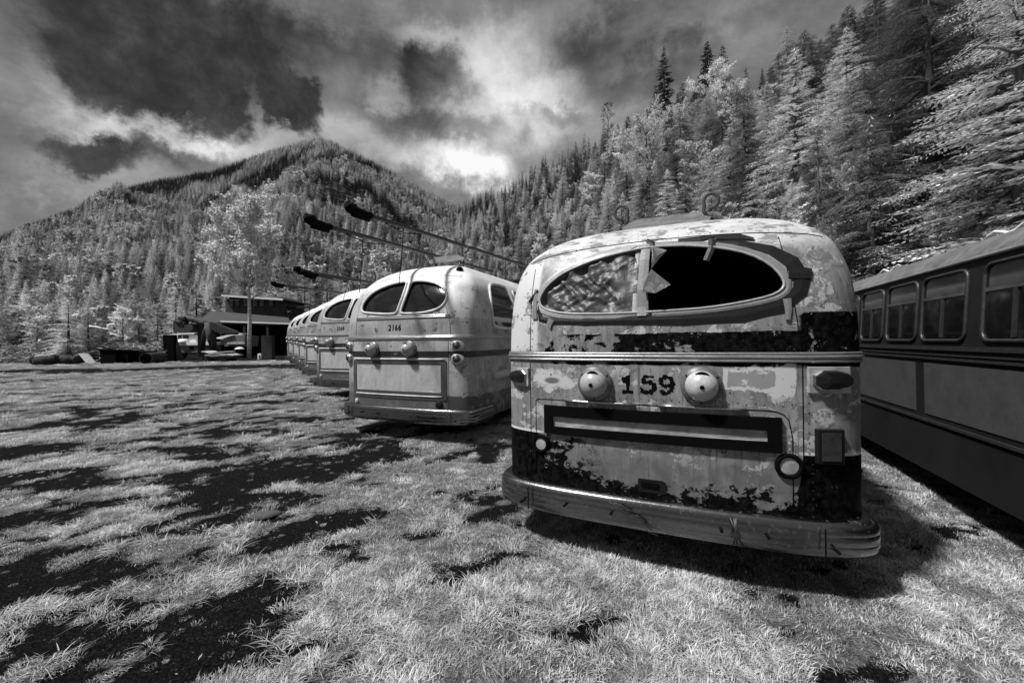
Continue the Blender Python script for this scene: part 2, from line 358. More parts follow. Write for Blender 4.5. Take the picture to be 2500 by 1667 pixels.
def busB_mat():
    m, g, out, co = newmat('cream_paint'); u, v, z = g.xyz(co)
    r = g.node('ShaderNodeObjectInfo').outputs['Random']; cm = g.node('ShaderNodeCombineXYZ'); g.put(cm.inputs[0], g.mul(r, 40))
    va = g.node('ShaderNodeVectorMath', operation='ADD'); g.put(va.inputs[0], co); g.put(va.inputs[1], cm.outputs[0]); cr = va.outputs[0]
    n = g.noise(cr, 1.8, 9, .62, .4); nb = g.noise(cr, 5.0, 9, .6, .4); nf = g.noise(cr, 24, 8, .7); vs = g.noise(g.vec(cr, 14, 14, 1.2), 1.4, 7, .65)
    c = g.add(.32, g.mul(g.sub(g.add(g.mul(n, .75), g.mul(vs, .25)), .5), .8))
    rs = g.ss(g.add(g.mul(nb, .75), g.mul(nf, .3)), .605, .625); c = g.mixv(rs, c, .13)
    c = g.mixv(g.mul(g.band(g.add(g.mul(nb, .75), g.mul(nf, .3)), .59, .605, .004), .7), c, .55)
    drip = g.mul(g.ss(g.noise(g.vec(cr, 26, 26, .8), 1.3, 5, .6), .58, .68), g.ss(g.noise(cr, 2.2, 3), .42, .55)); c = g.mixv(g.mul(drip, .5), c, .08)
    c = g.mixv(g.ss(z, 2.6, 2.8), c, g.add(.66, g.mul(g.sub(n, .5), .4)))
    c = g.mixv(g.mul(g.ss(g.add(g.mul(nb, .6), g.mul(nf, .4)), .60, .62), g.ss(z, 2.5, 2.7)), c, .30)
    c = g.mixv(g.band(z, 1.84, 2.10, .004), c, g.add(.25, g.mul(g.sub(g.add(g.mul(vs, .4), g.mul(n, .6)), .5), .7)))
    c = g.mixv(g.mul(g.band(g.add(z, g.mul(g.sub(nb, .5), .1)), 1.88, 2.06, .004), g.mul(g.ss(nb, .56, .58), g.ss(g.m('ABSOLUTE', g.add(u, .07)), .36, .42))), c, .07)
    soft = g.ss(g.noise(cr, 1.6, 8, .75), .47, .62); c = g.mixv(g.mul(soft, g.ss(z, 2.3, 1.9)), c, .17)
    c = g.mixv(g.mul(g.band(z, 1.44, 1.55, .003), g.ss(g.add(g.mul(nb, .6), g.mul(nf, .4)), .60, .58)), c, .010)
    lo = g.ss(g.add(z, g.mul(g.sub(nb, .5), .12)), .80, .76); c = g.mixv(lo, c, g.mixv(g.ss(nb, .52, .56), .07, .2))
    rr = g.mul(g.ss(g.add(z, g.mul(g.sub(vs, .5), .35)), .98, .88), g.ss(u, 1.0, .95)); c = g.mixv(g.mul(rr, .7), c, .09)
    c = g.mixv(g.ss(g.noise(cr, 30, 2, .5), .72, .75), c, .04)
    principled(g, out, c, g.add(.28, g.mul(n, .35)), 0, g.add(g.mul(rs, -1), g.mul(nf, .3)), .3, .003, .5); return m
def busC_mat():
    m, g, out, co = newmat('dull_bus_paint'); u, v, z = g.xyz(co)
    n = g.noise(co, 1.4, 8, .62); nf = g.noise(co, 18, 8, .7); vs = g.noise(g.vec(co, 10, 10, 1), 1.4, 6, .6)
    c = g.add(.012, g.mul(g.sub(n, .5), .02))
    c = g.mixv(g.ss(z, 2.50, 2.52), c, g.m('MAXIMUM', g.add(.13, g.mul(g.sub(g.add(g.mul(n, .5), g.mul(vs, .5)), .5), .45)), .03))
    c = g.mixv(g.ss(nf, .70, .73), c, .06)
    principled(g, out, c, g.add(.4, g.mul(n, .3)), 0, nf, .15, .003, .2); return m
MT_ = {}
MT_['ground'] = ground_mat()
MT_['A'] = busA_mat(); MT_['B'] = busB_mat(); MT_['Cm'] = busC_mat()
MT_['cavity'] = simple('dark_interior', .008, .9, spec=.1)
MT_['black'] = simple('black_rubber', .003, .8, spec=.05)
MT_['blackgloss'] = simple('black_lens', .010, .12, var=.1, bs=.02)
MT_['tape'] = simple('black_tape', .010, .4, scale=12, bs=.5, spec=.3)
MT_['tapegrey'] = simple('grey_tape', .17, .45, scale=10, bs=.5)
MT_['chrome'] = simple('dull_chrome', .42, .28, 1.0, .5, 7, .25, stretch=(1, 1, 4))
def bumper_mat():
    m, g, out, co = newmat('bumper_metal')
    n = g.noise(co, 3, 8, .6); n2 = g.noise(g.vec(co, .6, .6, 6), 6, 6, .6); sp = g.noise(co, 26, 6, .7)
    c = g.mixv(g.ss(sp, .60, .66), g.add(.15, g.mul(n, .10)), .04); c = g.mixv(g.ss(n, .60, .75, 0, .6), c, .06)
    principled(g, out, c, g.add(.12, g.mul(n2, .24)), g.ss(sp, .66, .58, .2, 1), g.add(g.mul(n, 1.0), g.mul(sp, .05)), .25, .03, .5); return m
MT_['bumper'] = bumper_mat()
MT_['belt'] = simple('belt_aluminium', .40, .32, .8, .5, 9, .2, stretch=(.5, .5, 4))
MT_['dome'] = simple('dome_paint', .30, .33, 0, .45, 9, .2)
MT_['domepale'] = simple('dome_chipped_paint', .42, .30, 0, .5, 12, .3)
MT_['basering'] = simple('retriever_base', .10, .4, 0, .6, 9, .2)
MT_['panel'] = simple('panel_paint', .30, .4, 0, .8, 4, .2, stretch=(1, 1, 3))
MT_['panelB'] = simple('hatch_paint', .36, .4, 0, .45, 3, .2, stretch=(1.6, 1.6, .7))
MT_['darkpanel'] = simple('dark_panel', .008, .6, spec=.15)
MT_['creampanel'] = simple('side_panel_paint', .055, .5, 0, .35, 5, .15)
MT_['metal'] = simple('dark_steel', .05, .45, .5, .6, 20)
MT_['wood'] = simple('weathered_wood', .20, .8, 0, .8, 5, .4, stretch=(1, 8, 8))
MT_['rope'] = simple('rope', .005, .9, spec=.1)
MT_['white'] = simple('white_paint', .85, .5, 0, .15, 5)
MT_['offwhite'] = simple('dirty_white_paint', .50, .5, 0, .6, 3)
MT_['midgrey'] = simple('grey_paint', .17, .6, 0, .7, 2)
MT_['rust'] = simple('rusty_steel', .05, .8, .2, .9, 3)
MT_['roofing'] = simple('roofing', .03, .8, 0, .5, 1.5)
MT_['darkwood'] = simple('dark_timber', .02, .9, 0, .5, 2)
MT_['bark'] = simple('bark', .07, .95, 0, .8, 4, .6, stretch=(3, 3, .6))
MT_['birchbark'] = simple('birch_bark', .42, .8, 0, 1.0, 3, .4, stretch=(1, 1, 3))
MT_['stone'] = simple('stone', .06, .9, 0, .6, 9, .5)
MT_['number'] = simple('number_paint', .003, .8, spec=.05)
MT_['tyre'] = simple('tyre_rubber', .015, .9)
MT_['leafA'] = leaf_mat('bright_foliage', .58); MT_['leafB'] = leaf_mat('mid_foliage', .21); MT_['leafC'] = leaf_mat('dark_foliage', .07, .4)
MT_['leafD'] = leaf_mat('broad_foliage', .72, .3)
MT_['mtA'] = leaf_mat('mountain_foliage', .50, .5); MT_['mtC'] = leaf_mat('mountain_dark_foliage', .05, .5)
MT_['grass'] = grass_mat('grass_blades', .50, .98)
MT_['brush'] = simple('brush_wood', .25, .9, 0, 1.0, 4)
def glass_mat():
    m, g, out, co = newmat('window_glass')
    n = g.noise(co, 2.5, 5, .6); p = principled(g, out, g.add(.006, g.mul(g.ss(n, .5, .75), .03)), g.add(.04, g.mul(n, .06)), 0, g.noise(co, 1.2, 2), .05, .02, .7); return m
MT_['glass'] = glass_mat()
def plastic_mat():
    m, g, out, co = newmat('crumpled_plastic')
    n = g.noise(g.vec(co, 1, 1, 1), 5, 7, .62, 1.2); n2 = g.noise(g.vec(co, 1, 1, 1.6), 12, 5, .6, .8)
    p = principled(g, out, g.add(.04, g.mul(g.ss(n, .45, .7), .08)), .42, 0, g.add(n, g.mul(n2, .5)), .5, .02, .45)
    return m
MT_['plastic'] = plastic_mat()

# ------------------------------------------------------------------ ground
def axis(lo, hi, mid0, mid1, fine, coarse):
    a = [mid0]; 
    while a[-1] < mid1: a.append(a[-1]+fine)
    s = fine; b = [a[-1]]
    while b[-1] < hi: s = min(s*1.12, coarse); b.append(b[-1]+s)
    s = fine; d = [mid0]
    while d[-1] > lo: s = min(s*1.12, coarse); d.append(d[-1]-s)
    return np.array(d[::-1][:-1]+a+b[1:])
gx = axis(-900, 900, -9, 5, .07, 60); gy = axis(-60, 1200, 1.2, 9, .07, 60)
XX, YY = np.meshgrid(gx, gy)
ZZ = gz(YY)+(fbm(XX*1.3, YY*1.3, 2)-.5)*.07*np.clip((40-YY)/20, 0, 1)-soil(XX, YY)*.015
nx, ny = len(gx), len(gy)
me = bpy.data.meshes.new('ground'); vv = np.stack([XX, YY, ZZ], -1).reshape(-1, 3)
ii = np.arange(ny-1)[:, None]*nx+np.arange(nx-1)[None]; ff = np.stack([ii, ii+1, ii+nx+1, ii+nx], -1).reshape(-1, 4)
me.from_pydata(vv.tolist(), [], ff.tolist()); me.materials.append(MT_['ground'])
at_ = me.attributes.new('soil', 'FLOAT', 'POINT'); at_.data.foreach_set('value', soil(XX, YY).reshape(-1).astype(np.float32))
me.polygons.foreach_set('use_smooth', [True]*len(me.polygons)); me.update()
go = bpy.data.objects.new('ground', me); C.objects.link(go); tag(go, kind='structure')
def ground_at(X, Y): return float(gz(Y)+(fbm(np.array([X*1.3]), np.array([Y*1.3]), 2)[0]-.5)*.07*min(1, max(0, (40-Y)/20)))
def terrain(name, fn, t0, t1, nt_, y0, y1, ny_, mat):
    T = np.linspace(t0, t1, nt_); Yv = y0*(y1/y0)**np.linspace(0, 1, ny_)
    TT, YV = np.meshgrid(T, Yv); Xv = TT*YV; Zv = fn(Xv, YV)
    ii = np.arange(ny_-1)[:, None]*nt_+np.arange(nt_-1)[None]; ff = np.stack([ii, ii+1, ii+nt_+1, ii+nt_], -1).reshape(-1, 4)
    me = bpy.data.meshes.new(name); me.from_pydata(np.stack([Xv, YV, Zv], -1).reshape(-1, 3).tolist(), [], ff.tolist()); me.materials.append(mat)
    me.polygons.foreach_set('use_smooth', [True]*len(me.polygons)); me.update()
    o = bpy.data.objects.new(name, me); C.objects.link(o); tag(o, kind='structure'); return o
fl = simple('forest_floor', .02, 1, 0, .6, .3, .5)
terrain('mountain', mount_z, -2.2, .5, 220, 70, 1000, 120, fl)
terrain('hillside', hill_z, -.6, 4, 240, 3.2, 420, 140, fl)

# ------------------------------------------------------------------ vegetation builders
def conifer(seed, H, Rr, whorls, nbr, nsp, droop, skirt=.08, thin=0.0, prof=.75, bw_=.16, sub=0, sl=.42):
    rnd = random.Random(seed); m = M()
    for k in range(whorls):
        f = (k+rnd.random()*.7)/whorls; hz = H*(skirt+(1-skirt)*f)
        L0 = Rr*(1-f)**prof*(.75+.25*math.sin(min(1, f*6)*1.57))+.10
        for b in range(nbr):
            if rnd.random() < thin: continue
            az_ = rnd.random()*6.283; L = L0*rnd.uniform(.6, 1.15); ca, sa = math.cos(az_), math.sin(az_)
            rise = rnd.uniform(.05, .35)*(f*1.3-.1); z0 = hz+rnd.uniform(-.03, .03)*H*.5
            def sp(q): return Vector((ca*L*q, sa*L*q, z0+L*(rise*q-droop*q*q+.10*droop*q**4)))
            if nsp >= 4:
                p0, p1, p2 = sp(.05), sp(.5), sp(1); wd = .02*L; side = Vector((-sa, ca, 0))
                m.cur = 1; m.face([p0-side*wd, p1-side*wd*.7, p2, p1+side*wd*.7, p0+side*wd]); m.cur = 0
            for i in range(nsp):
                q = .18+.82*(i+rnd.random()*.6)/nsp; p = sp(min(q, 1)); l = L*sl*(1-q*.62)*rnd.uniform(.7, 1.2)+.03
                for s_ in (-1, 1):
                    a2 = az_+s_*rnd.uniform(.55, 1.1); d = Vector((math.cos(a2), math.sin(a2), -droop*rnd.uniform(.2, 1.1))).normalized()
                    n_ = Vector((-math.sin(a2), math.cos(a2), rnd.uniform(-.5, .5)))*l*bw_
                    e = p+d*l; e.z -= l*droop*.35; mid = p+d*l*.5
                    if not sub: m.face([p, mid+n_, e, mid-n_]); continue
                    m.cur = 1; m.face([p, mid+n_*.06, e, mid-n_*.06]); m.cur = 0
                    sd_ = Vector((-math.sin(a2), math.cos(a2), 0))
                    for j in range(sub):
                        qj = (j+.6)/sub; c0 = p.lerp(e, qj)+Vector((0, 0, l*droop*.08*math.sin(qj*3))); ll = l*(.42-.26*qj)*rnd.uniform(.7, 1.25)
                        for s2 in (-1, 1):
                            dd = (sd_*s2*rnd.uniform(.6, 1)+d*rnd.uniform(.5, 1.1)+Vector((0, 0, rnd.uniform(-.55, .15)))).normalized(); wv = (d-dd*d.dot(dd)*.9)*ll*.2+Vector((0, 0, ll*.06))
                            m.face([c0, c0+dd*ll*.5+wv, c0+dd*ll, c0+dd*ll*.5-wv])
            if sub: continue
            p = sp(1); d = Vector((ca, sa, -droop)).normalized(); n_ = Vector((-sa, ca, 0))*L*.07
            m.face([p-d*L*.15, p+n_, p+d*L*.12, p-n_])
    for i in range(max(4, nsp*2)):
        a = i*2.4; zt = H*(.93+.07*i/max(4, nsp*2)); l = .05*H*(1-(zt/H-.9)*6)
        if l > 0: m.face([(0, 0, zt+.02*H), (math.cos(a)*l*.4, math.sin(a)*l*.4, zt), (math.cos(a)*l, math.sin(a)*l, zt-.01*H), (math.cos(a+.5)*l*.4, math.sin(a+.5)*l*.4, zt)])
    return m
def trunk_mesh(H, r, n=7, lean=0):
    m = M(); m.tube([(lean*math.sin(q*3)*.1, 0, H*q-.3) for q in (0, .15, .4, .7, .98)], [r*1.3, r, r*.75, r*.4, r*.08], n); return m
def broadleaf(seed, H, Rr, base=.3, nl=9, leaf=.12, per=26, open_=.0):
    rnd = random.Random(seed); tm = M(); lm = M()
    tm.tube([(0, 0, -.2), (.02*H*.3, 0, H*.25), (0, .01*H, H*.55), (.01*H, 0, H*.95)], [H*.014, H*.011, H*.007, H*.002], 7)
    tips = []
    def limb(p, d, L, r, lev):
        pts = [p]; q = p.copy(); dd = d.copy()
        for i in range(4):
            dd = (dd+Vector((rnd.uniform(-.25, .25), rnd.uniform(-.25, .25), rnd.uniform(-.05, .25)-.12*(lev > 1)))).normalized(); q = q+dd*L/4; pts.append(q.copy())
            if lev >= 2 or i > 1: tips.append((q.copy(), L*.28))
        tm.tube(pts, [r, r*.8, r*.6, r*.4, r*.2], 4, cap=False)
        if lev < 3:
            for k in range(4 if lev == 1 else 3):
                i = rnd.randint(1, 4); limb(pts[i], (dd+Vector((rnd.uniform(-1, 1), rnd.uniform(-1, 1), rnd.uniform(-.3, .5)))).normalized(), L*.55, r*.5, lev+1)
    for k in range(nl):
        f = base+(1-base)*(k+.5)/nl*.92; a = k*2.4+rnd.random()
        sp_ = Rr*math.sin(math.pi*min(1, (f-base)/(1-base)*.75+.28))*rnd.uniform(.7, 1.1)
        limb(Vector((0, 0, H*f)), Vector((math.cos(a), math.sin(a), .55+.5*f)).normalized(), sp_, H*.005, 1)
    for p, s_ in tips:
        for i in range(int(per*(1-open_))):
            c = p+Vector((rnd.gauss(0, 1), rnd.gauss(0, 1), rnd.gauss(0, .8)-.3))*s_*.45
            a = Vector((rnd.uniform(-1, 1), rnd.uniform(-1, 1), rnd.uniform(-1, .4))).normalized(); b = a.orthogonal().normalized()
            l = leaf*rnd.uniform(.6, 1.3)
            lm.face([c, c+a*l*.5+b*l*.32, c+a*l, c+a*l*.5-b*l*.32])
    return tm, lm
TREE = []     # prototypes: (kind name, crown mesh, trunk mesh, height)
def proto_tree(name, crown, trunk, cm, H):
    e = crown.build('crown', [cm, MT_['bark']]); t = trunk.build('trunk', MT_['bark'], None, True)
    c_, t_ = e.data, t.data; bpy.data.objects.remove(e); bpy.data.objects.remove(t); TREE.append((name, c_, t_, H))
# 0-3 feathery hemlock and cedar, 4-5 dark spruce, 6-7 pale broadleaf, 8 bare-topped snag
proto_tree('conifer_tree', conifer(1, 12, 3.0, 32, 7, 8, .34, sub=4, sl=.38), trunk_mesh(11.6, .2), MT_['leafA'], 12)
proto_tree('conifer_tree', conifer(2, 12, 3.3, 29, 7, 9, .50, sub=4, sl=.36), trunk_mesh(11.6, .22), MT_['leafB'], 12)
proto_tree('conifer_tree', conifer(3, 12, 2.5, 32, 7, 8, .28, sub=4, sl=.40), trunk_mesh(11.6, .18), MT_['leafA'], 12)
proto_tree('conifer_tree', conifer(4, 12, 3.6, 27, 7, 10, .62, sub=4, sl=.36), trunk_mesh(11.6, .22), MT_['leafB'], 12)
proto_tree('spruce_tree', conifer(5, 15, 1.9, 30, 6, 6, .28, .16, .1, .62, .2), trunk_mesh(14.6, .2), MT_['leafC'], 15)
proto_tree('spruce_tree', conifer(6, 15, 1.6, 30, 6, 5, .35, .14, .3, .6, .2), trunk_mesh(14.6, .18), MT_['leafC'], 15)
for sd_ in (7, 8):
    tm, lm = broadleaf(sd_, 10, 3.2, .2, 12, .16, 20); proto_tree('broadleaf_tree', lm, tm, MT_['leafD'], 10)
tm, lm = broadleaf(9, 11, 2.0, .35, 9, .12, 3); proto_tree('bare_tree', lm, tm, MT_['leafB'], 11)
first = {}
def plant(i, x, y, z, s, label, cat='tree', group=None, rz=0.0, sxy=1.0):
    name, cm, tmesh, H = TREE[i]
    e = empty(name, (x, y, z), rz, label, cat, group); e.scale = (s*sxy, s*sxy, s)
    for nm, dat in (('trunk', tmesh), ('crown', cm)):
        o = bpy.data.objects.new(nm, dat); C.objects.link(o); o.parent = e
    return e

# ------------------------------------------------------------------ individual trees on the right hillside
rnd = random.Random(77)
cand = []
for k in range(9000):
    t = rnd.uniform(-.2, 1.75); yf = float(np.interp(t, HT, HF)); yr = float(np.interp(t, HT, HR))
    y = yf-1+(yr*1.04-yf)*rnd.random()**.75; x = t*y
    cand.append((math.hypot(x, y), x, y, t, (y-yf)/(yr-yf)))
cell = {}; sel = []
for c in cand:
    d, x, y, t, s = c; sp_ = 2.6+.022*d
    kx, ky = int(x//sp_), int(y//sp_); ok = True
    for (ox, oy) in cell.get('a', []):
        if (ox-x)**2+(oy-y)**2 < sp_*sp_: ok = False; break
    if ok: cell.setdefault('a', []).append((x, y)); sel.append(c)
SPECIAL = [   # photo x, foot y, top y, depth, kind, label
    (1622, 262, 112, 128, 4, 'tallest dark narrow spruce standing alone on the skyline of the right hillside', 1.15),
    (1600, 262, 205, 131, 5, 'short dark spruce at the left side of the tallest skyline spruce', 1.1),
    (1655, 270, 225, 130, 5, 'short dark spruce just right of the tallest skyline spruce', 1.2),
    (1728, 270, 100, 118, 4, 'dark spruce on the skyline behind the spreading broadleaf tree', 1.5),
    (1766, 240, 108, 118, 5, 'thin dark spruce on the skyline right of the spreading broadleaf tree', 1.3),
    (1484, 330, 243, 160, 8, 'almost bare thin tree on the skyline of the right hillside', .9),
    (1750, 345, 150, 78, 6, 'spreading broadleaf tree with dark trunk below the skyline spruces', 1.0),
    (1580, 500, 262, 62, 7, 'pale open broadleaf tree with forked dark trunk in the middle of the hillside', .95),
    (2085, 260, 40, 60, 5, 'thin dark tree with visible trunk high on the right hillside', 1.1)]
for (px, fy, ty, D, i, lab, sx) in SPECIAL:
    a = at(px, fy, D); b = at(px, ty, D); z0 = min(a.z, float(hill_z(np.array([a.x]), np.array([a.y]))[0])+2)
    plant(i, a.x, a.y, z0-.3, (b.z-z0)/TREE[i][3], lab, 'tree', None, rnd.random()*6, sx)
sel.sort(); near = sel[:262]; far = sel[262:]
NM = {0: 'pale feathery conifer in the dense forest on the right hillside', 1: 'grey drooping conifer in the dense forest on the right hillside', 4: 'dark narrow spruce among the trees on the right hillside', 6: 'pale broadleaf tree among the conifers on the right hillside'}
for (d, x, y, t, s) in near:
    r = rnd.random()
    dk = np.interp(t, [.2, .6, .9], [0.1, .5, .95]); sky_ = s > .8  # more dark kinds to the right: edge darkening put into the foliage colour
    if sky_ and r < .65: i = rnd.choice((4, 5))
    elif r < .10 and t < .8: i = rnd.choice((6, 7))
    elif r < .14: i = 4
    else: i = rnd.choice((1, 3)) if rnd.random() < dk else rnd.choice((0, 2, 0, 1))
    sc_ = rnd.uniform(.55, 1.15)*(.8 if i in (4, 5) else 1)
    if d < 22: sc_ = rnd.uniform(.7, 1.0)
    z = float(hill_z(np.array([x]), np.array([y]))[0])
    k = {0: 0, 2: 0, 1: 1, 3: 1, 4: 4, 5: 4, 6: 6, 7: 6}[i]
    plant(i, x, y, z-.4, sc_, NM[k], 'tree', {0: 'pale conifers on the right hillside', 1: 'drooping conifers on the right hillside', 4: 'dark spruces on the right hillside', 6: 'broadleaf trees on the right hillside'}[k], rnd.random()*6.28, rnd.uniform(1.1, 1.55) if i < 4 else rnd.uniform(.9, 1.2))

# ------------------------------------------------------------------ scattering: one object that instances prototypes on its points
def scatter(name, pts, scl, rot, idx, protos, label, cat, tilt=0.0):
    coll = bpy.data.collections.new(name+'_source')
    for p in protos: coll.objects.link(p)
    me = bpy.data.meshes.new(name); me.from_pydata([tuple(p) for p in pts], [], [])
    for an, typ, dat in (('scl', 'FLOAT', scl), ('rot', 'FLOAT', rot), ('idx', 'INT', idx)):
        a = me.attributes.new(an, typ, 'POINT'); a.data.foreach_set('value', np.asarray(dat, dtype=np.float32 if typ == 'FLOAT' else np.int32))
    o = bpy.data.objects.new(name, me); C.objects.link(o); tag(o, label, cat, None, 'stuff')
    nt = bpy.data.node_groups.new(name, 'GeometryNodeTree')
    nt.interface.new_socket('Geometry', in_out='INPUT', socket_type='NodeSocketGeometry'); nt.interface.new_socket('Geometry', in_out='OUTPUT', socket_type='NodeSocketGeometry')
    N = nt.nodes.new; L = nt.links.new
    gi = N('NodeGroupInput'); gout = N('NodeGroupOutput'); iop = N('GeometryNodeInstanceOnPoints'); ci = N('GeometryNodeCollectionInfo')
    ci.inputs['Collection'].default_value = coll; ci.inputs['Separate Children'].default_value = True; ci.inputs['Reset Children'].default_value = True
    def attr(n_, t_):
        a = N('GeometryNodeInputNamedAttribute'); a.data_type = t_; a.inputs[0].default_value = n_
        return [q for q in a.outputs if q.enabled and q.name == 'Attribute'][0]
    cx = N('ShaderNodeCombineXYZ'); L(attr('rot', 'FLOAT'), cx.inputs[2])
    L(gi.outputs[0], iop.inputs['Points']); L(ci.outputs[0], iop.inputs['Instance']); iop.inputs['Pick Instance'].default_value = True
    L(attr('idx', 'INT'), iop.inputs['Instance Index']); L(attr('scl', 'FLOAT'), iop.inputs['Scale']); L(cx.outputs[0], iop.inputs['Rotation'])
    L(iop.outputs[0], gout.inputs[0])
    md = o.modifiers.new('scatter', 'NODES'); md.node_group = nt
    return o
def unlinked(m, name, mats, smooth=False):
    o = m.build(name, mats, None, smooth); C.objects.unlink(o); return o
mid = []
for kk, (nm, cm, tmsh, H) in enumerate(TREE[:8]):
    o = bpy.data.objects.new('dd%d_hill_tree' % kk, cm); mid.append(o)
lo = []
for k in range(4): lo.append(unlinked(conifer(30+k, 10, 2.2+.3*(k % 2), 17, 6, 5, .35, .05, 0, .8, .2), 'aa_mountain_conifer', [MT_['mtA'], MT_['bark']]))
for k in range(2): lo.append(unlinked(conifer(40+k, 11, 1.8, 15, 6, 4, .3, .08, .1, .7, .24), 'bb_mountain_spruce', [MT_['mtC'], MT_['bark']]))
tm, lm = broadleaf(50, 8, 3.0, .12, 8, .55, 4); lo.append(unlinked(lm, 'cc_mountain_broadleaf', [MT_['mtA'], MT_['bark']]))
def forest(name, fn, n, tr, yr_, sp0, label, seed, darkbias=0):
    rs = np.random.RandomState(seed)
    t = rs.uniform(tr[0], tr[1], n*3); y = np.sqrt(rs.uniform(yr_[0]**2, yr_[1]**2, n*3)); x = t*y
    keep = np.ones(len(x), bool); cs = sp0; seen = {}
    px = []; 
    for i in range(len(x)):
        k = (int(x[i]//cs), int(y[i]//cs))
        if k in seen: continue
        seen[k] = 1; px.append(i)
        if len(px) >= n: break
    px = np.array(px); x = x[px]; y = y[px]
    return x, y
x, y = forest('m', mount_z, 42000, (-1.6, .12), (58, 660), 2.9, '', 3)
z = mount_z(x, y); z = np.where(y < 80, gz(y), z)
nn = fbm(x*.012, y*.012, 61, 4); el_ = (y-80)/560; tt = x/y
rs = np.random.RandomState(5)
dark = rs.rand(len(x)) < np.clip((nn-.52)*5+.10+np.clip((el_-.78)*4, 0, .7)+np.where(tt < -.55, np.clip((el_-.35)*1.4, 0, .5), 0)-np.where(tt > -.5, .15, 0), .06, .97)
idx = np.where(dark, rs.randint(4, 6, len(x)), rs.randint(0, 4, len(x))); idx = np.where((rs.rand(len(x)) < .16) & ~dark & (el_ < .6), 6, idx)
keep = ~((y < 75) & ((tt > -.12))); nearf = (y < 190) & (idx != 6); idx = np.where(nearf & (idx < 4), 7+rs.choice([0, 1, 2, 0, 2], len(x)), idx); idx = np.where(nearf & ((idx == 4) | (idx == 5)), idx+7, idx)
scl = rs.uniform(.55, 1.35, len(x))*np.interp(y, [58, 120, 300, 650], [.75, .75, .72, .80])
scatter('forest', np.stack([x, y, z-.5], -1)[keep], (scl*np.where(idx > 6, np.where(idx > 10, .62, .85), 1))[keep], rs.rand(len(x))[keep]*6.28, idx[keep], lo+mid, 'dense conifer forest covering the mountain behind the yard', 'forest')
# the far part of the hillside forest
fx = np.array([c[1] for c in far]); fy = np.array([c[2] for c in far]); ft = np.array([c[4] for c in far])
ex, ey = forest('h', hill_z, 2600, (-.25, 1.3), (60, 400), 4.0, '', 9)
yr_ = np.interp(ex/ey, HT, HR); yf_ = np.interp(ex/ey, HT, HF); sx_ = (ey-yf_)/(yr_-yf_); k = (sx_ > 0) & (sx_ < 1.12) & (np.hypot(ex, ey) > near[-1][0])
fx = np.concatenate([fx, ex[k]]); fy = np.concatenate([fy, ey[k]]); ft = np.concatenate([ft, sx_[k]])
fz = hill_z(fx, fy)
ri = rs.rand(len(fx)); idx = np.where(ri < np.clip(.28+(ft > .82)*.5, 0, .9), rs.randint(4, 6, len(fx)), rs.randint(0, 3, len(fx))); idx = np.where((rs.rand(len(fx)) < .12) & (ft < .8), 6, idx)
scatter('hillside_forest', np.stack([fx, fy, fz-.4], -1), rs.uniform(.55, 1.15, len(fx))*np.where(idx > 3, .85, 1), rs.rand(len(fx))*6.28, idx, mid, 'distant mixed conifer forest along the ridge of the right hillside', 'forest')

# undergrowth between the hillside trees
rs = np.random.RandomState(44)
ut = rs.uniform(-.1, 1.8, 9000); uf = np.interp(ut, HT, HF); ur = np.interp(ut, HT, HR); us = rs.rand(9000)**1.3; uy = uf+(ur-uf)*us; ux = ut*uy; uz = hill_z(ux, uy)
ui = np.where(rs.rand(9000) < .25, 6, rs.randint(0, 4, 9000))
scatter('undergrowth', np.stack([ux, uy, uz-.3], -1), rs.uniform(.16, .42, 9000)*np.interp(uy, [5, 20, 100], [.6, .9, 1.2]), rs.rand(9000)*6.28, ui, mid, 'pale leafy undergrowth filling the gaps between the hillside trees', 'undergrowth')
# ------------------------------------------------------------------ grass
def tuft(seed, n, rad, h, lean):
    r = random.Random(seed); m = M(); ma = r.random()*6.28
    for i in range(n):
        a = r.random()*6.28; d = rad*math.sqrt(r.random()); x0, y0 = math.cos(a)*d, math.sin(a)*d
        b = a+r.uniform(-1, 1) if r.random() < .6 else ma+r.uniform(-.5, .5); L = h*r.uniform(.4, 1.2); ln = lean*r.uniform(.3, 1.3); wd = .0018*r.uniform(.7, 1.5)*(1+h*3)
        s_ = Vector((-math.sin(b), math.cos(b), 0))*wd; rows = []
        for q, ww in ((0, 1), (.35, 1), (.7, .7)):
            p = Vector((x0+math.cos(b)*L*ln*q*q, y0+math.sin(b)*L*ln*q*q, L*q*(1-.35*ln*q)-.005)); rows.append([p-s_*ww, p+s_*ww])
        tip = Vector((x0+math.cos(b)*L*ln, y0+math.sin(b)*L*ln, L*(1-.4*ln)))
        k0 = len(m.v); m.v += [tuple(q) for rr in rows for q in rr]+[tuple(tip)]
        m.f += [(k0, k0+1, k0+3, k0+2), (k0+2, k0+3, k0+5, k0+4), (k0+4, k0+5, k0+6)]; m.mi += [0, 0, 0]
    return m
gp = [unlinked(tuft(100+k, 46, .10, .026+.012*k, .9+.3*(k % 3)), 'gg%d_grass' % k, MT_['grass']) for k in range(5)]
gp.append(unlinked(tuft(120, 30, .09, .095, 1.5), 'gg5_grass', MT_['grass'])); gp.append(unlinked(tuft(121, 26, .10, .12, 1.8), 'gg6_grass', MT_['grass']))
rs = np.random.RandomState(12)
def sample(n, y0, y1, tmax, pw):
    u = rs.rand(n); y = (y0**pw+u*(y1**pw-y0**pw))**(1/pw); return rs.uniform(-tmax, tmax, n)*y, y
xs, ys = [], []
for n, a, b, pw in ((10000, 1.5, 4, 2), (15000, 4, 8, 1.5), (14000, 8, 16, 1.0), (9000, 16, 29, 1.0)):
    q = sample(n, a, b, 1.5, pw); xs.append(q[0]); ys.append(q[1])
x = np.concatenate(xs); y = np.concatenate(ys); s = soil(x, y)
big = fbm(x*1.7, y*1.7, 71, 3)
ed = (s > .12) & (s < .75)
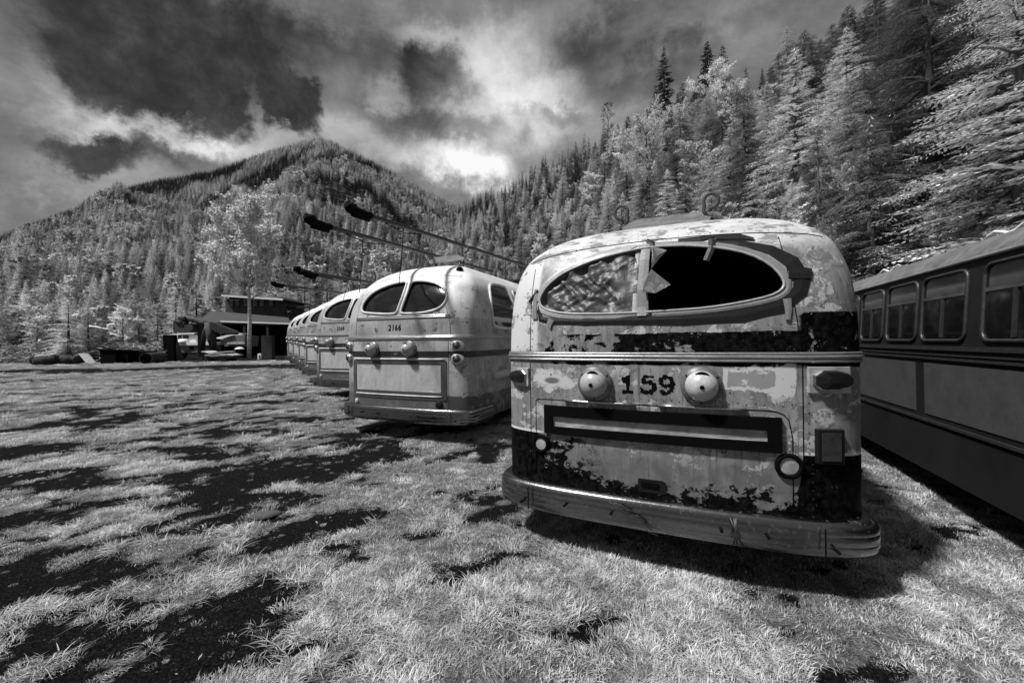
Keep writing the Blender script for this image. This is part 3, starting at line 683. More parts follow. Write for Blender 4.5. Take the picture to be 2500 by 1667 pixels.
keep = rs.rand(len(x)) > np.clip(s*1.08, 0, .93)
idx = np.clip(((big-.25)*7+rs.rand(len(x))*2-1).astype(int), 0, 4); idx = np.where(ed & (rs.rand(len(x)) < .22) & (x < 1), rs.randint(5, 7, len(x)), idx)
scl = rs.uniform(.6, 1.3, len(x))*np.interp(y, [2, 8, 16, 29], [.85, 1.15, 1.6, 2.0])*np.clip(1.1-s*.8, .3, 1)
zz = gz(y)+(fbm(x*1.3, y*1.3, 2)-.5)*.07*np.clip((40-y)/20, 0, 1)
scatter('grass', np.stack([x, y, zz-.008], -1)[keep], scl[keep], rs.rand(len(x))[keep]*6.28, idx[keep], gp, 'short pale grass growing in clumps over dark soil', 'grass')

# ------------------------------------------------------------------ buses
UD = Vector((.916, -.401, 0)); AXD = Vector((.401, .916, 0)); BRZ = math.atan2(-.401, .916)
TA = [(.34, 1.34, .02), (.5, 1.36, .0), (1.66, 1.36, 0), (1.95, 1.355, .02), (2.2, 1.34, .06), (2.35, 1.315, .10), (2.5, 1.27, .16), (2.6, 1.22, .23), (2.69, 1.14, .33), (2.77, 1.04, .45), (2.84, .91, .6), (2.90, .74, .81), (2.95, .52, 1.07), (2.98, .3, 1.35), (2.99, .02, 1.6)]
TB = [(.34, 1.38, .02), (.5, 1.40, .0), (1.8, 1.41, 0), (2.1, 1.405, .03), (2.3, 1.39, .07), (2.45, 1.365, .12), (2.6, 1.31, .19), (2.75, 1.23, .28), (2.9, 1.12, .4), (3.0, 1.0, .52), (3.1, .87, .7), (3.18, .70, .92), (3.24, .45, 1.2), (3.27, .2, 1.45), (3.28, .02, 1.7)]
def smooth_tab(tab):                      # Catmull-Rom through the profile
    out = []
    for i in range(len(tab)-1):
        p0, p1, p2, p3 = tab[max(i-1, 0)], tab[i], tab[i+1], tab[min(i+2, len(tab)-1)]
        n = 3 if p1[0] > 1.7 else 2
        for k in range(n):
            t = k/n; out.append(tuple(.5*(2*b+(c-a)*t+(2*a-5*b+4*c-d)*t*t+(3*b-a-3*c+d)*t**3) if b != c and i > 2 else b+(c-b)*t for a, b, c, d in zip(p0, p1, p2, p3)))
    out.append(tab[-1]); out.sort(); return out
class Bus:
    def __init__(s, tab, n, D, L): s.tab = smooth_tab(tab); s.n = n; s.D = D; s.L = L
    def S(s, u, z, off=0.0):              # point on the rear shell
        w_, r_ = interp(s.tab, z); a = min(abs(u)/w_, .9995)
        v = r_+s.D*(1-(1-a**s.n)**(1/s.n)); p = Vector((u, v, z))
        if off:
            e = .004; a1 = s.S(u+e if u < 0 else u-e, z); a2 = s.S(u, z+e)
            nrm = (a1-p).cross(a2-p); nrm.normalize()
            if nrm.y > 0: nrm = -nrm
            p = p+nrm*off
        return p
    def ring(s, z, th, off=0.0):          # th 0..pi goes left to right round the rear
        w_, r_ = interp(s.tab, z); w_ += off; c, q = math.cos(th), math.sin(th)
        return Vector((-w_*math.copysign(abs(c)**(2/s.n), c), r_-off+(s.D)*(1-abs(q)**(2/s.n)), z))
    def around(s, z, off=0.0, side=4.0, N=56, rside=None):
        w_, r_ = interp(s.tab, z); w_ += off; rside = side if rside is None else rside
        pts = []
        if side > 0: pts += [Vector((-w_, r_+s.D+side*(1-k/4), z)) for k in range(4)]
        pts += [s.ring(z, math.pi*k/N, off) for k in range(N+1)]
        if rside > 0: pts += [Vector((w_, r_+s.D+rside*(k+1)/4, z)) for k in range(4)]
        return pts
    def body(s, mat, cuts=()):
        m = M(); N = 56; rows = []
        for (z, w_, r_) in s.tab:
            rear = [s.ring(z, math.pi*k/N) for k in range(N+1)]
            ys = [.8, 1.6, 2.6, 4.0, 5.5, 7.0]
            rt = [Vector((w_, r_+s.D+(s.L-2*s.D-2*r_)*q/8, z)) for q in ys]
            front = [Vector((-p.x, s.L-p.y, z)) for p in rear]
            lt = [Vector((-w_, r_+s.D+(s.L-2*s.D-2*r_)*q/8, z)) for q in ys[::-1]]
            rows.append(rear+rt+front+lt)
        m.grid(rows, True); n = len(rows[0]); t = len(m.v)-n
        m.f.append(tuple(range(n))[::-1]); m.f.append(tuple(range(t, t+n))); m.mi += [0, 0]
        o = m.build('body', [mat, MT_['cavity']], None, True, 40)
        outward(o.data)
        for (outl, deep) in cuts:
            c = M(); c.cur = 1; K = len(outl)
            if callable(deep): a, b = deep(outl)
            else:
                a = [s.S(u, z, 0)+Vector((0, -.35, 0)) for u, z in outl]; b = [s.S(u, z, -.02)+Vector((0, deep, 0)) for u, z in outl]
            base = len(c.v); c.v += [tuple(p) for p in a]+[tuple(p) for p in b]
            c.f = [tuple(range(K)), tuple(range(2*K-1, K-1, -1))]+[((i+1) % K, i, i+K, (i+1) % K+K) for i in range(K)]; c.mi = [1]*len(c.f)
            co = c.build('cut', [mat, MT_['cavity']]); outward(co.data)
            md = o.modifiers.new('b', 'BOOLEAN'); md.operation = 'DIFFERENCE'; md.solver = 'EXACT'; md.object = co; md.material_mode = 'INDEX'
            dg = bpy.context.evaluated_depsgraph_get(); me2 = bpy.data.meshes.new_from_object(o.evaluated_get(dg)); o.modifiers.clear(); o.data = me2
            bpy.data.objects.remove(co)
        try: o.data.set_sharp_from_angle(angle=R(40))
        except Exception: pass
        return o
    def patch(s, outl, off, rings=6, m=None, wob=None):
        m = m or M(); cx = sum(p[0] for p in outl)/len(outl); cz = sum(p[1] for p in outl)/len(outl); rows = []
        for k in range(rings+1):
            q = k/rings
            rows.append([s.S(cx+(u-cx)*q, cz+(z-cz)*q, off+(wob(cx+(u-cx)*q, cz+(z-cz)*q) if wob else 0)) for u, z in outl])
        m.grid(rows[::-1], True); return m
    def strip(s, path, wd, off=.004, th=.003, m=None, cl=False):       # a flat strip lying on the shell along (u,z) points
        m = m or M(); n = len(path); rows = []
        for i, (u, z) in enumerate(path):
            a = path[(i-1) % n] if cl else path[max(i-1, 0)]; b = path[(i+1) % n] if cl else path[min(i+1, n-1)]
            du, dz = b[0]-a[0], b[1]-a[1]; l = math.hypot(du, dz) or 1; w_ = wd[i] if isinstance(wd, (list, tuple)) else wd
            pu, pz = -dz/l*w_/2, du/l*w_/2
            rows.append([s.S(u+pu, z+pz, off-th*2), s.S(u+pu, z+pz, off), s.S(u, z, off+th), s.S(u-pu, z-pz, off), s.S(u-pu, z-pz, off-th*2)])
        if cl: rows.append(rows[0])
        m.grid(rows); return m
    def frame(s, u, z, off=0.0):          # matrix whose Z points out of the shell
        p = s.S(u, z, off); n_ = (s.S(u, z, .05)-s.S(u, z, 0)).normalized(); x = Vector((0, 0, 1)).cross(n_).normalized(); y_ = n_.cross(x)
        return Matrix((( x.x, y_.x, n_.x, p.x), (x.y, y_.y, n_.y, p.y), (x.z, y_.z, n_.z, p.z), (0, 0, 0, 1)))
    def rframe(s, th, z, off=0.0):
        p = s.ring(z, th, off); n_ = (s.ring(z, th, .1)-s.ring(z, th, 0)).normalized(); n_.z = 0; n_.normalize(); t = s.ring(z, th+.01)-s.ring(z, th-.01); n_ = Vector((t.y, -t.x, 0)).normalized()
        x = Vector((0, 0, 1)).cross(n_).normalized(); y_ = n_.cross(x)
        return Matrix((( x.x, y_.x, n_.x, p.x), (x.y, y_.y, n_.y, p.y), (x.z, y_.z, n_.z, p.z), (0, 0, 0, 1)))
def refine(outl, n=2, it=2):              # round an outline off (Chaikin)
    for _ in range(it):
        o = []
        for i in range(len(outl)):
            a, b = outl[i], outl[(i+1) % len(outl)]
            o += [(a[0]*.75+b[0]*.25, a[1]*.75+b[1]*.25), (a[0]*.25+b[0]*.75, a[1]*.25+b[1]*.75)]
        outl = o
    return outl
def bumper(b, z0, z1, off, side, parent, mat):
    m = M(); H = z1-z0; rows = []
    prof = [(0, -.05), (0, .04), (.05, .062), (.16, .076), (.32, .083), (.36, .080), (.40, .084), (.60, .085), (.64, .081), (.68, .084), (.82, .078), (.91, .068), (.97, .05), (1, .02), (1, -.05)]
    for i, (q, o_) in enumerate(prof):
        ring = b.around(.6, off+o_*.8-.02, side, 64, side); rows.append([Vector((p.x, p.y, z0+H*q)) for p in ring])
    m.grid(rows)
    m.grid([rows[-1], rows[0]])
    for e in (0, -1): m.face([r[e] for r in rows])
    o = m.build('bumper', mat, parent, True, 35)
    for th in (.90, math.pi-.90):
        j = M(); f = b.rframe(th, .6, off+.08); j.box((0, z0+H*.52-.6, 0), (.006, H*.78, .010), f); j.build('bumper_joint', MT_['black'], o)
    bo = M()
    for th, q in ((1.2, .5), (1.45, .5), (1.75, .5), (1.95, .5), (.8, .3), (math.pi-.8, .3)):
        f = b.rframe(th, .6, off+.055); f = f @ Matrix.Translation((0, z0+H*q-.6, 0)); bo.lathe([(.011, -.01), (.011, .034), (.008, .038), (0, .04)], f, 10)
    bo.build('bumper_bolt', MT_['black'], o, True)
    return o
def dome_light(b, u, z, r, parent, mat, tilt=0.0, out=.13):
    f = b.frame(u, z)
    m = M(); m.lathe([(r*1.26, -.01), (r*1.28, .012), (r*1.2, .03), (r*1.02, .035), (r*.98, .05)], f, 40); o = m.build('cord_retriever', MT_['basering'], parent, True)
    d = M(); P = [(r*.94, .03), (r*1.0, .045)]
    for k in range(1, 11): a = k/10*math.pi/2; P.append((r*math.cos(a)*(1 if k < 10 else 0), .045+out*math.sin(a)))
    d.lathe(P, f, 40); d.build('dome_cover', mat, o, True)
    s_ = M()                                # slot at the top with rope exit, and the centre bolt
    pts = []
    for k in range(13):
        a = math.pi/2-.55+1.0*k/12; rr = r*.86; hh = .045+out*math.sqrt(1-.86**2)+.003; pts.append(f @ Vector((math.cos(a)*rr, math.sin(a)*rr, hh)))
    s_.tube(pts, [.003+.010*math.sin(math.pi*k/12) for k in range(13)], 8); s_.build('rope_slot', MT_['black'], o, True)
    c = M(); c.lathe([(.016, .03+out), (.016, .048+out), (.008, .052+out), (0, .052+out)], f, 12); c.build('centre_bolt', MT_['black'], o, True)
    return o
def glyphs(text, font_scale, bold=.0):
    cu = bpy.data.curves.new('t', 'FONT'); cu.body = text; cu.size = 1; cu.offset = bold; cu.resolution_u = 3; cu.space_character = 1.15; cu.align_x = 'CENTER'
    o = bpy.data.objects.new('t', cu); C.objects.link(o); dg = bpy.context.evaluated_depsgraph_get()
    me = bpy.data.meshes.new_from_object(o.evaluated_get(dg)); bpy.data.objects.remove(o)
    vs = [(v.co.x*font_scale[0], v.co.y*font_scale[1]) for v in me.vertices]; fs = [tuple(p.vertices) for p in me.polygons]; return vs, fs
def text_on(b, text, u, z, h, wx, parent, mat, bold=.02):
    vs, fs = glyphs(text, (h*1.38*wx, h*1.38), bold); m = M(); m.v = [tuple(b.S(u+x, z+y, .0035)) for x, y in vs]; m.f = fs; m.mi = [0]*len(fs)
    o = m.build('number', mat, parent); 
    return o
def wheels(b, parent, us, vs):
    for v in vs:
        for sx in (-1, 1):
            f = Matrix.Translation((sx*us, v, .48)) @ Matrix.Rotation(sx*math.pi/2, 4, 'Y')
            m = M(); m.lathe([(.26, -.14), (.46, -.13), (.5, -.08), (.5, .08), (.46, .12), (.27, .12)], f, 32); w_ = m.build('wheel', MT_['tyre'], parent, True)
            m = M(); m.lathe([(.28, .10), (.24, .09), (.2, .03), (.08, .03), (.07, .09), (0, .09)], f, 24); m.build('rim', MT_['metal'], w_, True)
def pole_hooks(b, parent, z, v, du=.43, curl=True):
    m = M(); m.prism([(-du-.03, v, z), (du+.03, v, z), (du+.05, v, z+.05), (du-.12, v, z+.12), (-du+.12, v, z+.12), (-du-.05, v, z+.05)], (0, .07, 0)); o = m.build('pole_rest', MT_['wood'], parent)
    s_ = M()
    for sx in (-1, 1): s_.tube([(sx*du*.8, v+.03, z-.30), (sx*du*.8, v+.03, z+.02)], .018, 6); s_.tube([(sx*(du-.02), v+.10, z+.02), (sx*(du*.6), v+.25, z-.25)], .015, 6)
    s_.build('bracket', MT_['metal'], o, True)
    for sx in (-1, 1):
        h_ = M(); pts = [(sx*(du+.03), v+.03, z+.03), (sx*(du-.02), v+.03, z+.13)]
        for k in range(15):
            a = math.pi*1.15-k/14*math.pi*1.75; pts.append((sx*(du+.055+.075*math.cos(a)), v+.03, z+.235+.08*math.sin(a)))
        h_.tube(pts, .02, 8); h_.build('hook', MT_['rust'], o, True)
    return o
def side_window(b, parent, outl, right=True, frame_r=.022):      # outline in (v,z) on a side wall
    sx = 1 if right else -1
    def P(v, z, off): w_, _ = interp(b.tab, z); return Vector((sx*(w_+off), v, z))
    m = M(); cv = sum(p[0] for p in outl)/len(outl); cz = sum(p[1] for p in outl)/len(outl)
    m.grid([[P(cv+(v-cv)*q, cz+(z-cz)*q, .003) for v, z in outl] for q in (1, .8, .6, .4, .2, 0)], True)
    w_ = m.build('window', MT_['glass'], parent, True)
    f = M(); f.tube([P(v, z, .006) for v, z in outl], frame_r, 8, True); f.build('window_frame', MT_['offwhite'], w_, True)
    return w_

# ---- the nearest bus: one wide oval rear window, peeling paint
bA = Bus(TA, 2.9, .36, 9.6)
OA = [(-0.99, 2.151), (-0.98, 2.211), (-0.921, 2.299), (-0.799, 2.389), (-0.65, 2.452), (-0.463, 2.506), (-0.256, 2.544), (-0.089, 2.565), (0.085, 2.562), (0.258, 2.545), (0.491, 2.497), (0.665, 2.432), (0.788, 2.343), (0.855, 2.251), (0.874, 2.188), (0.85, 2.141), (0.776, 2.102), (0.586, 2.062), (0.366, 2.034), (0.135, 2.025), (-0.073, 2.02), (-0.373, 2.018), (-0.656, 2.027), (-0.84, 2.053), (-0.957, 2.096)]
OA = refine(OA, it=1)
A = empty('trolleybus', (1.118, 3.14, 0), BRZ, 'nearest trolleybus, peeling paint, torn plastic over its wide oval rear window, numbered 159', 'bus', 'retired trolleybuses parked in a row')
A_body = bA.body(MT_['A'], [(OA, 1.1)]); A_body.parent = A
f_ = M(); f_.tube([bA.S(u, z, .006) for u, z in OA], .010, 8, True); wf = f_.build('window_frame', MT_['dome'], A, True)
# right-hand gasket, dark and ragged
rg = random.Random(4)
gk = [(-1.0, 2.12), (-.97, 2.0), (-.85, 1.975), (-.55, 1.965), (-.2, 1.965), (.2, 1.955), (.6, 1.965), (.85, 2.03), (.965, 2.13), (.985, 2.22), (.93, 2.35), (.80, 2.46), (.6, 2.535), (.42, 2.57)]
g1 = bA.strip([(u, z+rg.uniform(-.006, .006)) for u, z in gk], [.03, .05, .06, .065, .07, .09, .10, .11, .10, .11, .10, .07, .045, .03], .006, .004); g1.build('window_gasket', MT_['tape'], wf)
rim = bA.strip([(u*1.03-.0, 2.05+(z-2.05)*1.05 if z > 2.2 else z-.022) for u, z in OA if u > -.1], .035, .008, .004); rim.build('window_seal', MT_['tapegrey'], wf)
rim = bA.strip([(u*1.03, 2.2+(z-2.2)*1.10) for u, z in OA[::1] if u < -.08], .05, .006, .003); rim.build('window_surround', MT_['dome'], wf)
# crumpled plastic sheet stretched over the left half
lh = [(-.09, 2.03), (-.09, 2.55)]
left_out = [p for p in OA if p[0] < -.1]
ia = [i for i, p in enumerate(OA) if p[0] < -.1]
order = left_out if ia[-1]-ia[0] == len(ia)-1 else [OA[i] for i in sorted(ia, key=lambda i: (i-len(OA)//2) % len(OA))]
sheet = [(-.09, 2.03)]
poly = sorted(left_out, key=lambda p: math.atan2(p[1]-2.27, p[0]+.4))
poly = [p for p in poly]
poly = [(-.09, 2.03), (-.09, 2.29), (-.09, 2.555)]+[p for p in sorted([q for q in left_out], key=lambda p: (math.atan2(p[1]-2.27, p[0]+.12)) % (2*math.pi))]
mm = M(); rr = 26; cx, cz = -.45, 2.25
den = []
for i in range(len(poly)):
    a, b_ = poly[i], poly[(i+1) % len(poly)]
    for k in range(3): den.append((a[0]+(b_[0]-a[0])*k/3, a[1]+(b_[1]-a[1])*k/3))
def wob(u, z):
    a = float(fbm(np.array([u*4+z*3]), np.array([z*6-u*2]), 33, 2)[0]); b_ = abs(float(fbm(np.array([(u-z)*3.2]), np.array([(u+z)*9.5]), 37, 2)[0])-.5)
    c_ = abs(float(fbm(np.array([u*2.5+z*4]), np.array([z*9-u*7]), 57, 3)[0])-.5)
    return -.004+(a-.5)*.03-b_*.10-c_*.08
rows = []
for k in range(rr+1):
    q = k/rr; rows.append([bA.S(cx+(u-cx)*q, cz+(z-cz)*q, (.004 if k == rr else wob(cx+(u-cx)*q, cz+(z-cz)*q))) for u, z in den])
mm.grid(rows[::-1], True); mm.build('plastic_sheet', MT_['plastic'], wf, True)
tp = M()
bA.strip([(-.075, 2.60), (-.085, 2.45), (-.095, 2.2), (-.09, 2.0)], [.07, .075, .08, .085], .012, .002, tp); tp.build('tape_strip', MT_['tapegrey'], wf)
for pth, wd, mt in (([(-.075, 2.635), (-.03, 2.60), (-.01, 2.5), (-.02, 2.42)], [.03, .045, .03, .015], 'tape'), ([(-1.10, 2.16), (-1.03, 2.24), (-1.01, 2.26)], .02, 'tape'), ([(-1.03, 2.27), (-1.035, 2.1), (-1.03, 2.0)], [.03, .04, .05], 'tapegrey'),
                    ([(.17, 2.60), (.33, 2.595), (.47, 2.615)], [.03, .04, .012], 'tape'), ([(.42, 2.58), (.41, 2.50), (.37, 2.40)], [.06, .05, .045], 'tape'), ([(.44, 2.595), (.6, 2.585), (.7, 2.55)], [.035, .05, .02], 'tape'),
                    ([(.90, 2.27), (1.0, 2.26), (1.04, 2.255)], [.09, .08, .07], 'tape'), ([(.88, 2.08), (.885, 2.0), (.88, 1.93)], [.05, .04, .03], 'tapegrey'), ([(-.86, 1.99), (-.88, 1.95), (-.87, 1.91)], [.06, .05, .01], 'tapegrey'), ([(-.10, 2.06), (-.10, 1.99)], .07, 'dome')):
    t_ = bA.strip(pth, wd, .014, .003); t_.build('tape_strip', MT_[mt], wf)
# loose torn plastic flaps at the middle
for pts in ([(-.02, 2.57, -.02), (.09, 2.51, -.07), (.02, 2.43, -.05), (-.03, 2.37, -.02)], [(-.03, 2.37, -.02), (.12, 2.22, -.08), (.01, 2.16, -.10), (-.09, 2.18, -.05), (-.08, 2.26, -.02)]):
    fm = M(); c0 = Vector((0, 0, 0)); P3 = [Vector((u, bA.S(u, z).y+o_, z)) for u, z, o_ in pts]; c0 = sum(P3, Vector())/len(P3)+Vector((0, -.03, 0))
    for i in range(len(P3)): fm.face([P3[i], P3[(i+1) % len(P3)], c0])
    fm.build('plastic_flap', MT_['plastic'], wf)
# belt mouldings
for z, r_ in ((1.692, .011), (1.668, .016), (1.640, .011)):
    m = M(); m.tube(bA.around(z, .006, 6), r_, 8); m.build('belt_moulding', MT_['belt'], A, True)
m = M(); rows = [[p for p in bA.around(z, .004, 6)] for z in (1.625, 1.705)]; m.grid(rows); m.build('belt_strip', MT_['black'], A, True)
# panel seams with rivets
def seamline(b, pts, parent, r_=.0035): m = M(); m.tube([b.S(u, z, .001) for u, z in pts], r_, 5); m.build('panel_seam', MT_['black'], parent, True)
for u0 in (-1.075, .965):
    seamline(bA, [(u0, .36+.125*k) for k in range(11)], A)
    seamline(bA, [(u0+(.0 if u0 < 0 else -.01)*k, 1.71+.085*k) for k in range(11 if u0 > 0 else 10)], A)
seamline(bA, [(-1.16+2.32*k/40, 2.50+.14*math.sqrt(max(0, 1-((-1.16+2.32*k/40)/1.25)**2))) for k in range(41)], A, .0045)
hq = [(-1.02, .62)]+[(-1.02, 1.27)]+[(-1.0, 1.285)]+[(-.9+1.65*k/10, 1.288) for k in range(11)]+[(.80, 1.283), (.85, 1.262), (.88, 1.22), (.90, 1.1), (.90, .62)]
seamline(bA, hq, A)
rv = M()
def rivet(b, u, z, m, r_=.006): f = b.frame(u, z); m.lathe([(r_, -.002), (r_*.8, .003), (0, .0045)], f, 6)
for k in range(9): rivet(bA, -1.055, .95+.085*k, rv); rivet(bA, 1.0, 1.0+.07*k, rv)
for k in range(6): rivet(bA, -1.055, 1.75+.07*k, rv)
for k in range(34): rivet(bA, -.95+.056*k, 1.325+.01*(k % 2), rv, .0055); 
for k in range(26): rivet(bA, -1.0+.08*k, 1.90, rv, .004)
for k in range(24): rivet(bA, -.95+.08*k, 2.525+.14*math.sqrt(max(0, 1-((-.95+.08*k)/1.25)**2)), rv, .005)
for k in range(9): rivet(bA, 1.02, .50+.06*k, rv, .005)
rv.build('rivets', MT_['metal'], A)
tag(bpy.data.objects['rivets'], kind='stuff')
# hatch hinge strips, vent frame
for a, b_ in ((-.74, -.16), (.02, .62)):
    m = M(); m.tube([bA.S(a+(b_-a)*k/6, 1.288, .012) for k in range(7)], .010, 6); m.build('hinge', MT_['chrome'], A, True)
OV = [(-.925, 1.24), (.83, 1.243), (.83, .995), (-.925, .995)]; IV = [(-.85, 1.148), (.745, 1.15), (.745, 1.07), (-.85, 1.06)]
m = M()
def edge(q, n=12): 
    o = []
    for i in range(4):
        a, b_ = q[i], q[(i+1) % 4]; o += [(a[0]+(b_[0]-a[0])*k/n, a[1]+(b_[1]-a[1])*k/n) for k in range(n)]
    return o
eo, ei = edge(OV), edge(IV)
rows = [[bA.S(u, z, 0) for u, z in eo], [bA.S(u, z, .03) for u, z in eo], [bA.S(u, z, .03) for u, z in ei], [bA.S(u, z, -.01) for u, z in ei]]
m.grid(rows, True); vf = m.build('vent_frame', MT_['black'], A, False)
bA.patch(ei, .006, 3).build('vent_panel', MT_['panel'], vf)
# number, drawn as worn slab-serif strokes
def stroke_number(b, parent):
    g_ = {'1': [[(.05, .72), (.22, 1.0), (.22, .0)], [(.0, .02), (.42, .02)], [(.0, .66), (.2, .78)]],
          '5': [[(.52, .95), (.16, .97), (.12, .55)], [(.12, .55), (.34, .66), (.52, .52), (.54, .26), (.38, .05), (.16, .04), (.04, .16)], [(.04, .16), (.10, .26)]],
          '9': [[(.12, .06), (.30, .02), (.46, .2), (.52, .55), (.46, .88), (.28, .99), (.10, .84), (.08, .58), (.22, .42), (.40, .48), (.50, .62)], [(.12, .06), (.08, .2)]]}
    x0 = -.255; h_ = .135; wd = {'1': .115, '5': .125, '9': .125}; rn = random.Random(2)
    for ch in '159':
        m = M()
        for st in g_[ch]:
            pts = []
            for i in range(len(st)-1):
                for k in range(4): pts.append((st[i][0]+(st[i+1][0]-st[i][0])*k/4, st[i][1]+(st[i+1][1]-st[i][1])*k/4))
            pts.append(st[-1])
            b.strip([(x0+p[0]*.2, 1.383+p[1]*h_) for p in pts], [.034*rn.uniform(.3, 1.3) for _ in pts], .0022, .0012, m)
        m.build('numeral', MT_['number'], parent); x0 += .138
stroke_number(bA, A)
dome_light(bA, -.475, 1.445, .113, A, MT_['dome'], 0, .10); dome_light(bA, .322, 1.455, .113, A, MT_['domepale'], 0, .10)
# tail lights: six-sided lens pointing outwards on a base plate
def lens(b, th, z, wd, h_, parent, sgn):
    f = b.rframe(th, z, .0)
    def out(k, ext, y_): return [(-sgn*wd/2*k-0, -h_/2*k), (sgn*wd*.32*k, -h_/2*k), (sgn*(wd*.5+.03)*k, 0), (sgn*wd*.32*k, h_/2*k), (-sgn*wd/2*k, h_/2*k)]
    def pr(k, z0, z1, mat, nm, par, top=.9):
        o = refine([(p[0], p[1]) for p in out(k, 0, 0)], it=1); m = M()
        rows = [[f @ Vector((x, y_, z0)) for x, y_ in o], [f @ Vector((x, y_, z1)) for x, y_ in o], [f @ Vector((x*top, y_*top, z1+.008)) for x, y_ in o], [f @ Vector((x*.3, y_*.3, z1+.014)) for x, y_ in o], [f @ Vector((0, 0, z1+.014)) for _ in o]]
        m.grid(rows, True); return m.build(nm, mat, par, False)
    bs = M(); bs.box((-sgn*.01, 0, -.01), (wd*1.22, h_*1.45, .05), f); base = bs.build('tail_light', MT_['panel'], parent)
    pr(1.10, .0, .025, MT_['chrome'], 'light_rim', base); pr(1.0, .025, .045, MT_['blackgloss'], 'light_lens', base)
lens(bA, .60, 1.475, .17, .115, A, -1); lens(bA, math.pi-.70, 1.51, .22, .125, A, 1)
# round rubber rings, small holes, slot and licence plate box
for u, z, r_ in ((-.97, .89, .068), (.875, .905, .075)):
    f = bA.frame(u, z); m = M(); m.tube([f @ Vector((math.cos(a*.2618)*r_, math.sin(a*.2618)*r_, .008)) for a in range(24)], .017, 8, True); o = m.build('rubber_ring', MT_['black'], A, True)
    d = M(); d.lathe([(r_, .006), (r_*.6, .012), (0, .014)], f, 24); d.build('ring_cover', MT_['panel'], o, True)
for u, z in ((-.72, .75), (.52, .72), (.47, .98), (-.92, .70)):
    f = bA.frame(u, z); m = M(); m.lathe([(.02, -.002), (.02, .006), (.014, .007), (.013, -.003), (0, -.003)], f, 14); m.build('hole_ring', MT_['metal'], A, True)
m = M(); o_ = [(-.14, .705), (.045, .705), (.07, .69), (.07, .60), (-.14, .60)]; bA.patch(o_, .005, 2, m); sl = m.build('latch_plate', MT_['darkpanel'], A)
m = M(); m.box((0, 0, 0), (.13, .035, .02), bA.frame(-.05, .665, .006)); m.build('latch_slot', MT_['black'], sl)
f = bA.frame(1.115, 1.055, .01); m = M(); m.box((0, 0, .0), (.17, .235, .05), f); lb = m.build('access_box', MT_['darkpanel'], A); m = M(); m.box((0, 0, .028), (.12, .19, .01), f); m.build('box_cover', MT_['metal'], lb)
m = M(); 
for z in (.40,): m.tube(bA.around(.86, .002, 0)[int(57*.79):], .006, 5)
m.build('skirt_seam', MT_['black'], A, True)
bump = bumper(bA, .31, .555, .03, .28, A, MT_['bumper'])
# screw heads on the domes' rims
for u, z in ((-.475, 1.445), (.322, 1.455)):
    f = bA.frame(u, z); sc_ = M()
    for a in (.6, 2.5, 4.7): sc_.lathe([(.009, .02), (.009, .036), (.005, .04), (0, .04)], f @ Matrix.Translation((math.cos(a)*.128, math.sin(a)*.128, 0)), 8)
    sc_.build('rim_screw', MT_['metal'], A, True)
# wire twisted round the bumper
m = M(); rn = random.Random(8)
for k in range(5):
    pts = []
    for q in range(7): pts.append(Vector((-.34+.06*q*(.5+.5*k/4)+rn.uniform(-.02, .02), -.10-.012*rn.random(), .53-.028*q*(.3+k*.25)+rn.uniform(-.02, .02))))
    m.tube(pts, .004, 5)
m.build('wire', MT_['metal'], A, True)
m = M(); rn = random.Random(9)
for k in range(4): m.tube([Vector((.52+rn.uniform(-.07, .07), -.12, .36)), Vector((.53, -.13, .45+rn.uniform(-.02, .05))), Vector((.53+rn.uniform(-.05, .05), -.11, .54))], .006, 5)
m.build('wire', MT_['metal'], A, True)
pole_hooks(bA, A, 3.10, 1.62)
wheels(bA, A, 1.1, (2.6, 7.4))
for sxx in (True, False):
    for k in range(6): side_window(bA, A, rrect(1.5+1.2*k, 1.98, 2.5+1.2*k, 2.5, .08), sxx, .014)
m = M(); m.box((0, 4.8, .42), (2.3, 8.6, .12)); m.build('chassis', MT_['black'], A)

# ---- the row of cream buses with a split rear window
bB = Bus(TB, 3.1, .40, 9.6)
OL = refine([(-0.923, 2.322), (-0.935, 2.448), (-0.842, 2.595), (-0.661, 2.712), (-0.386, 2.796), (-0.16, 2.824), (-0.05, 2.823), (-0.01, 2.767), (0.005, 2.565), (-0.02, 2.374), (-0.05, 2.235), (-0.141, 2.215), (-0.41, 2.226), (-0.775, 2.26), (-0.883, 2.283)], it=1)
OR = refine([(0.107, 2.817), (0.075, 2.762), (0.08, 2.586), (0.058, 2.395), (0.03, 2.256), (0.062, 2.217), (0.282, 2.209), (0.494, 2.21), (0.74, 2.247), (0.874, 2.314), (0.932, 2.426), (0.924, 2.519), (0.841, 2.629), (0.658, 2.736), (0.423, 2.796), (0.247, 2.819)], it=1)
B = empty('trolleybus', (-2.03, 7.12, .1), BRZ, 'pale rusty trolleybus with the number 2166 under its split rear window', 'bus', 'retired trolleybuses parked in a row')
B_body = bB.body(MT_['B'], [(OL, .055), (OR, .055)]); B_body.parent = B
for O_ in (OL, OR):
    w_ = bB.patch(O_, -.035, 6).build('rear_window', MT_['glass'], B, True)
    m = M(); m.tube([bB.S(u, z, .004) for u, z in O_], .022, 8, True); m.build('window_frame', MT_['offwhite'], w_, True)
    m = M(); m.tube([bB.S(u*.985, 2.5+(z-2.5)*.965, -.012) for u, z in O_], .014, 6, True); m.build('window_seal', MT_['black'], w_, True)
for z, r_ in ((1.812, .011), (1.788, .016), (1.765, .010)):
    m = M(); m.tube(bB.around(z, .006, 6), r_, 8); m.build('belt_moulding', MT_['belt'], B, True)
for z, r_ in ((2.165, .012), (2.135, .012)):
    m = M(); m.tube([bB.S(-1.03+2.06*k/24, z, .008) for k in range(25)], r_, 8); m.build('trim_strip', MT_['belt'], B, True)
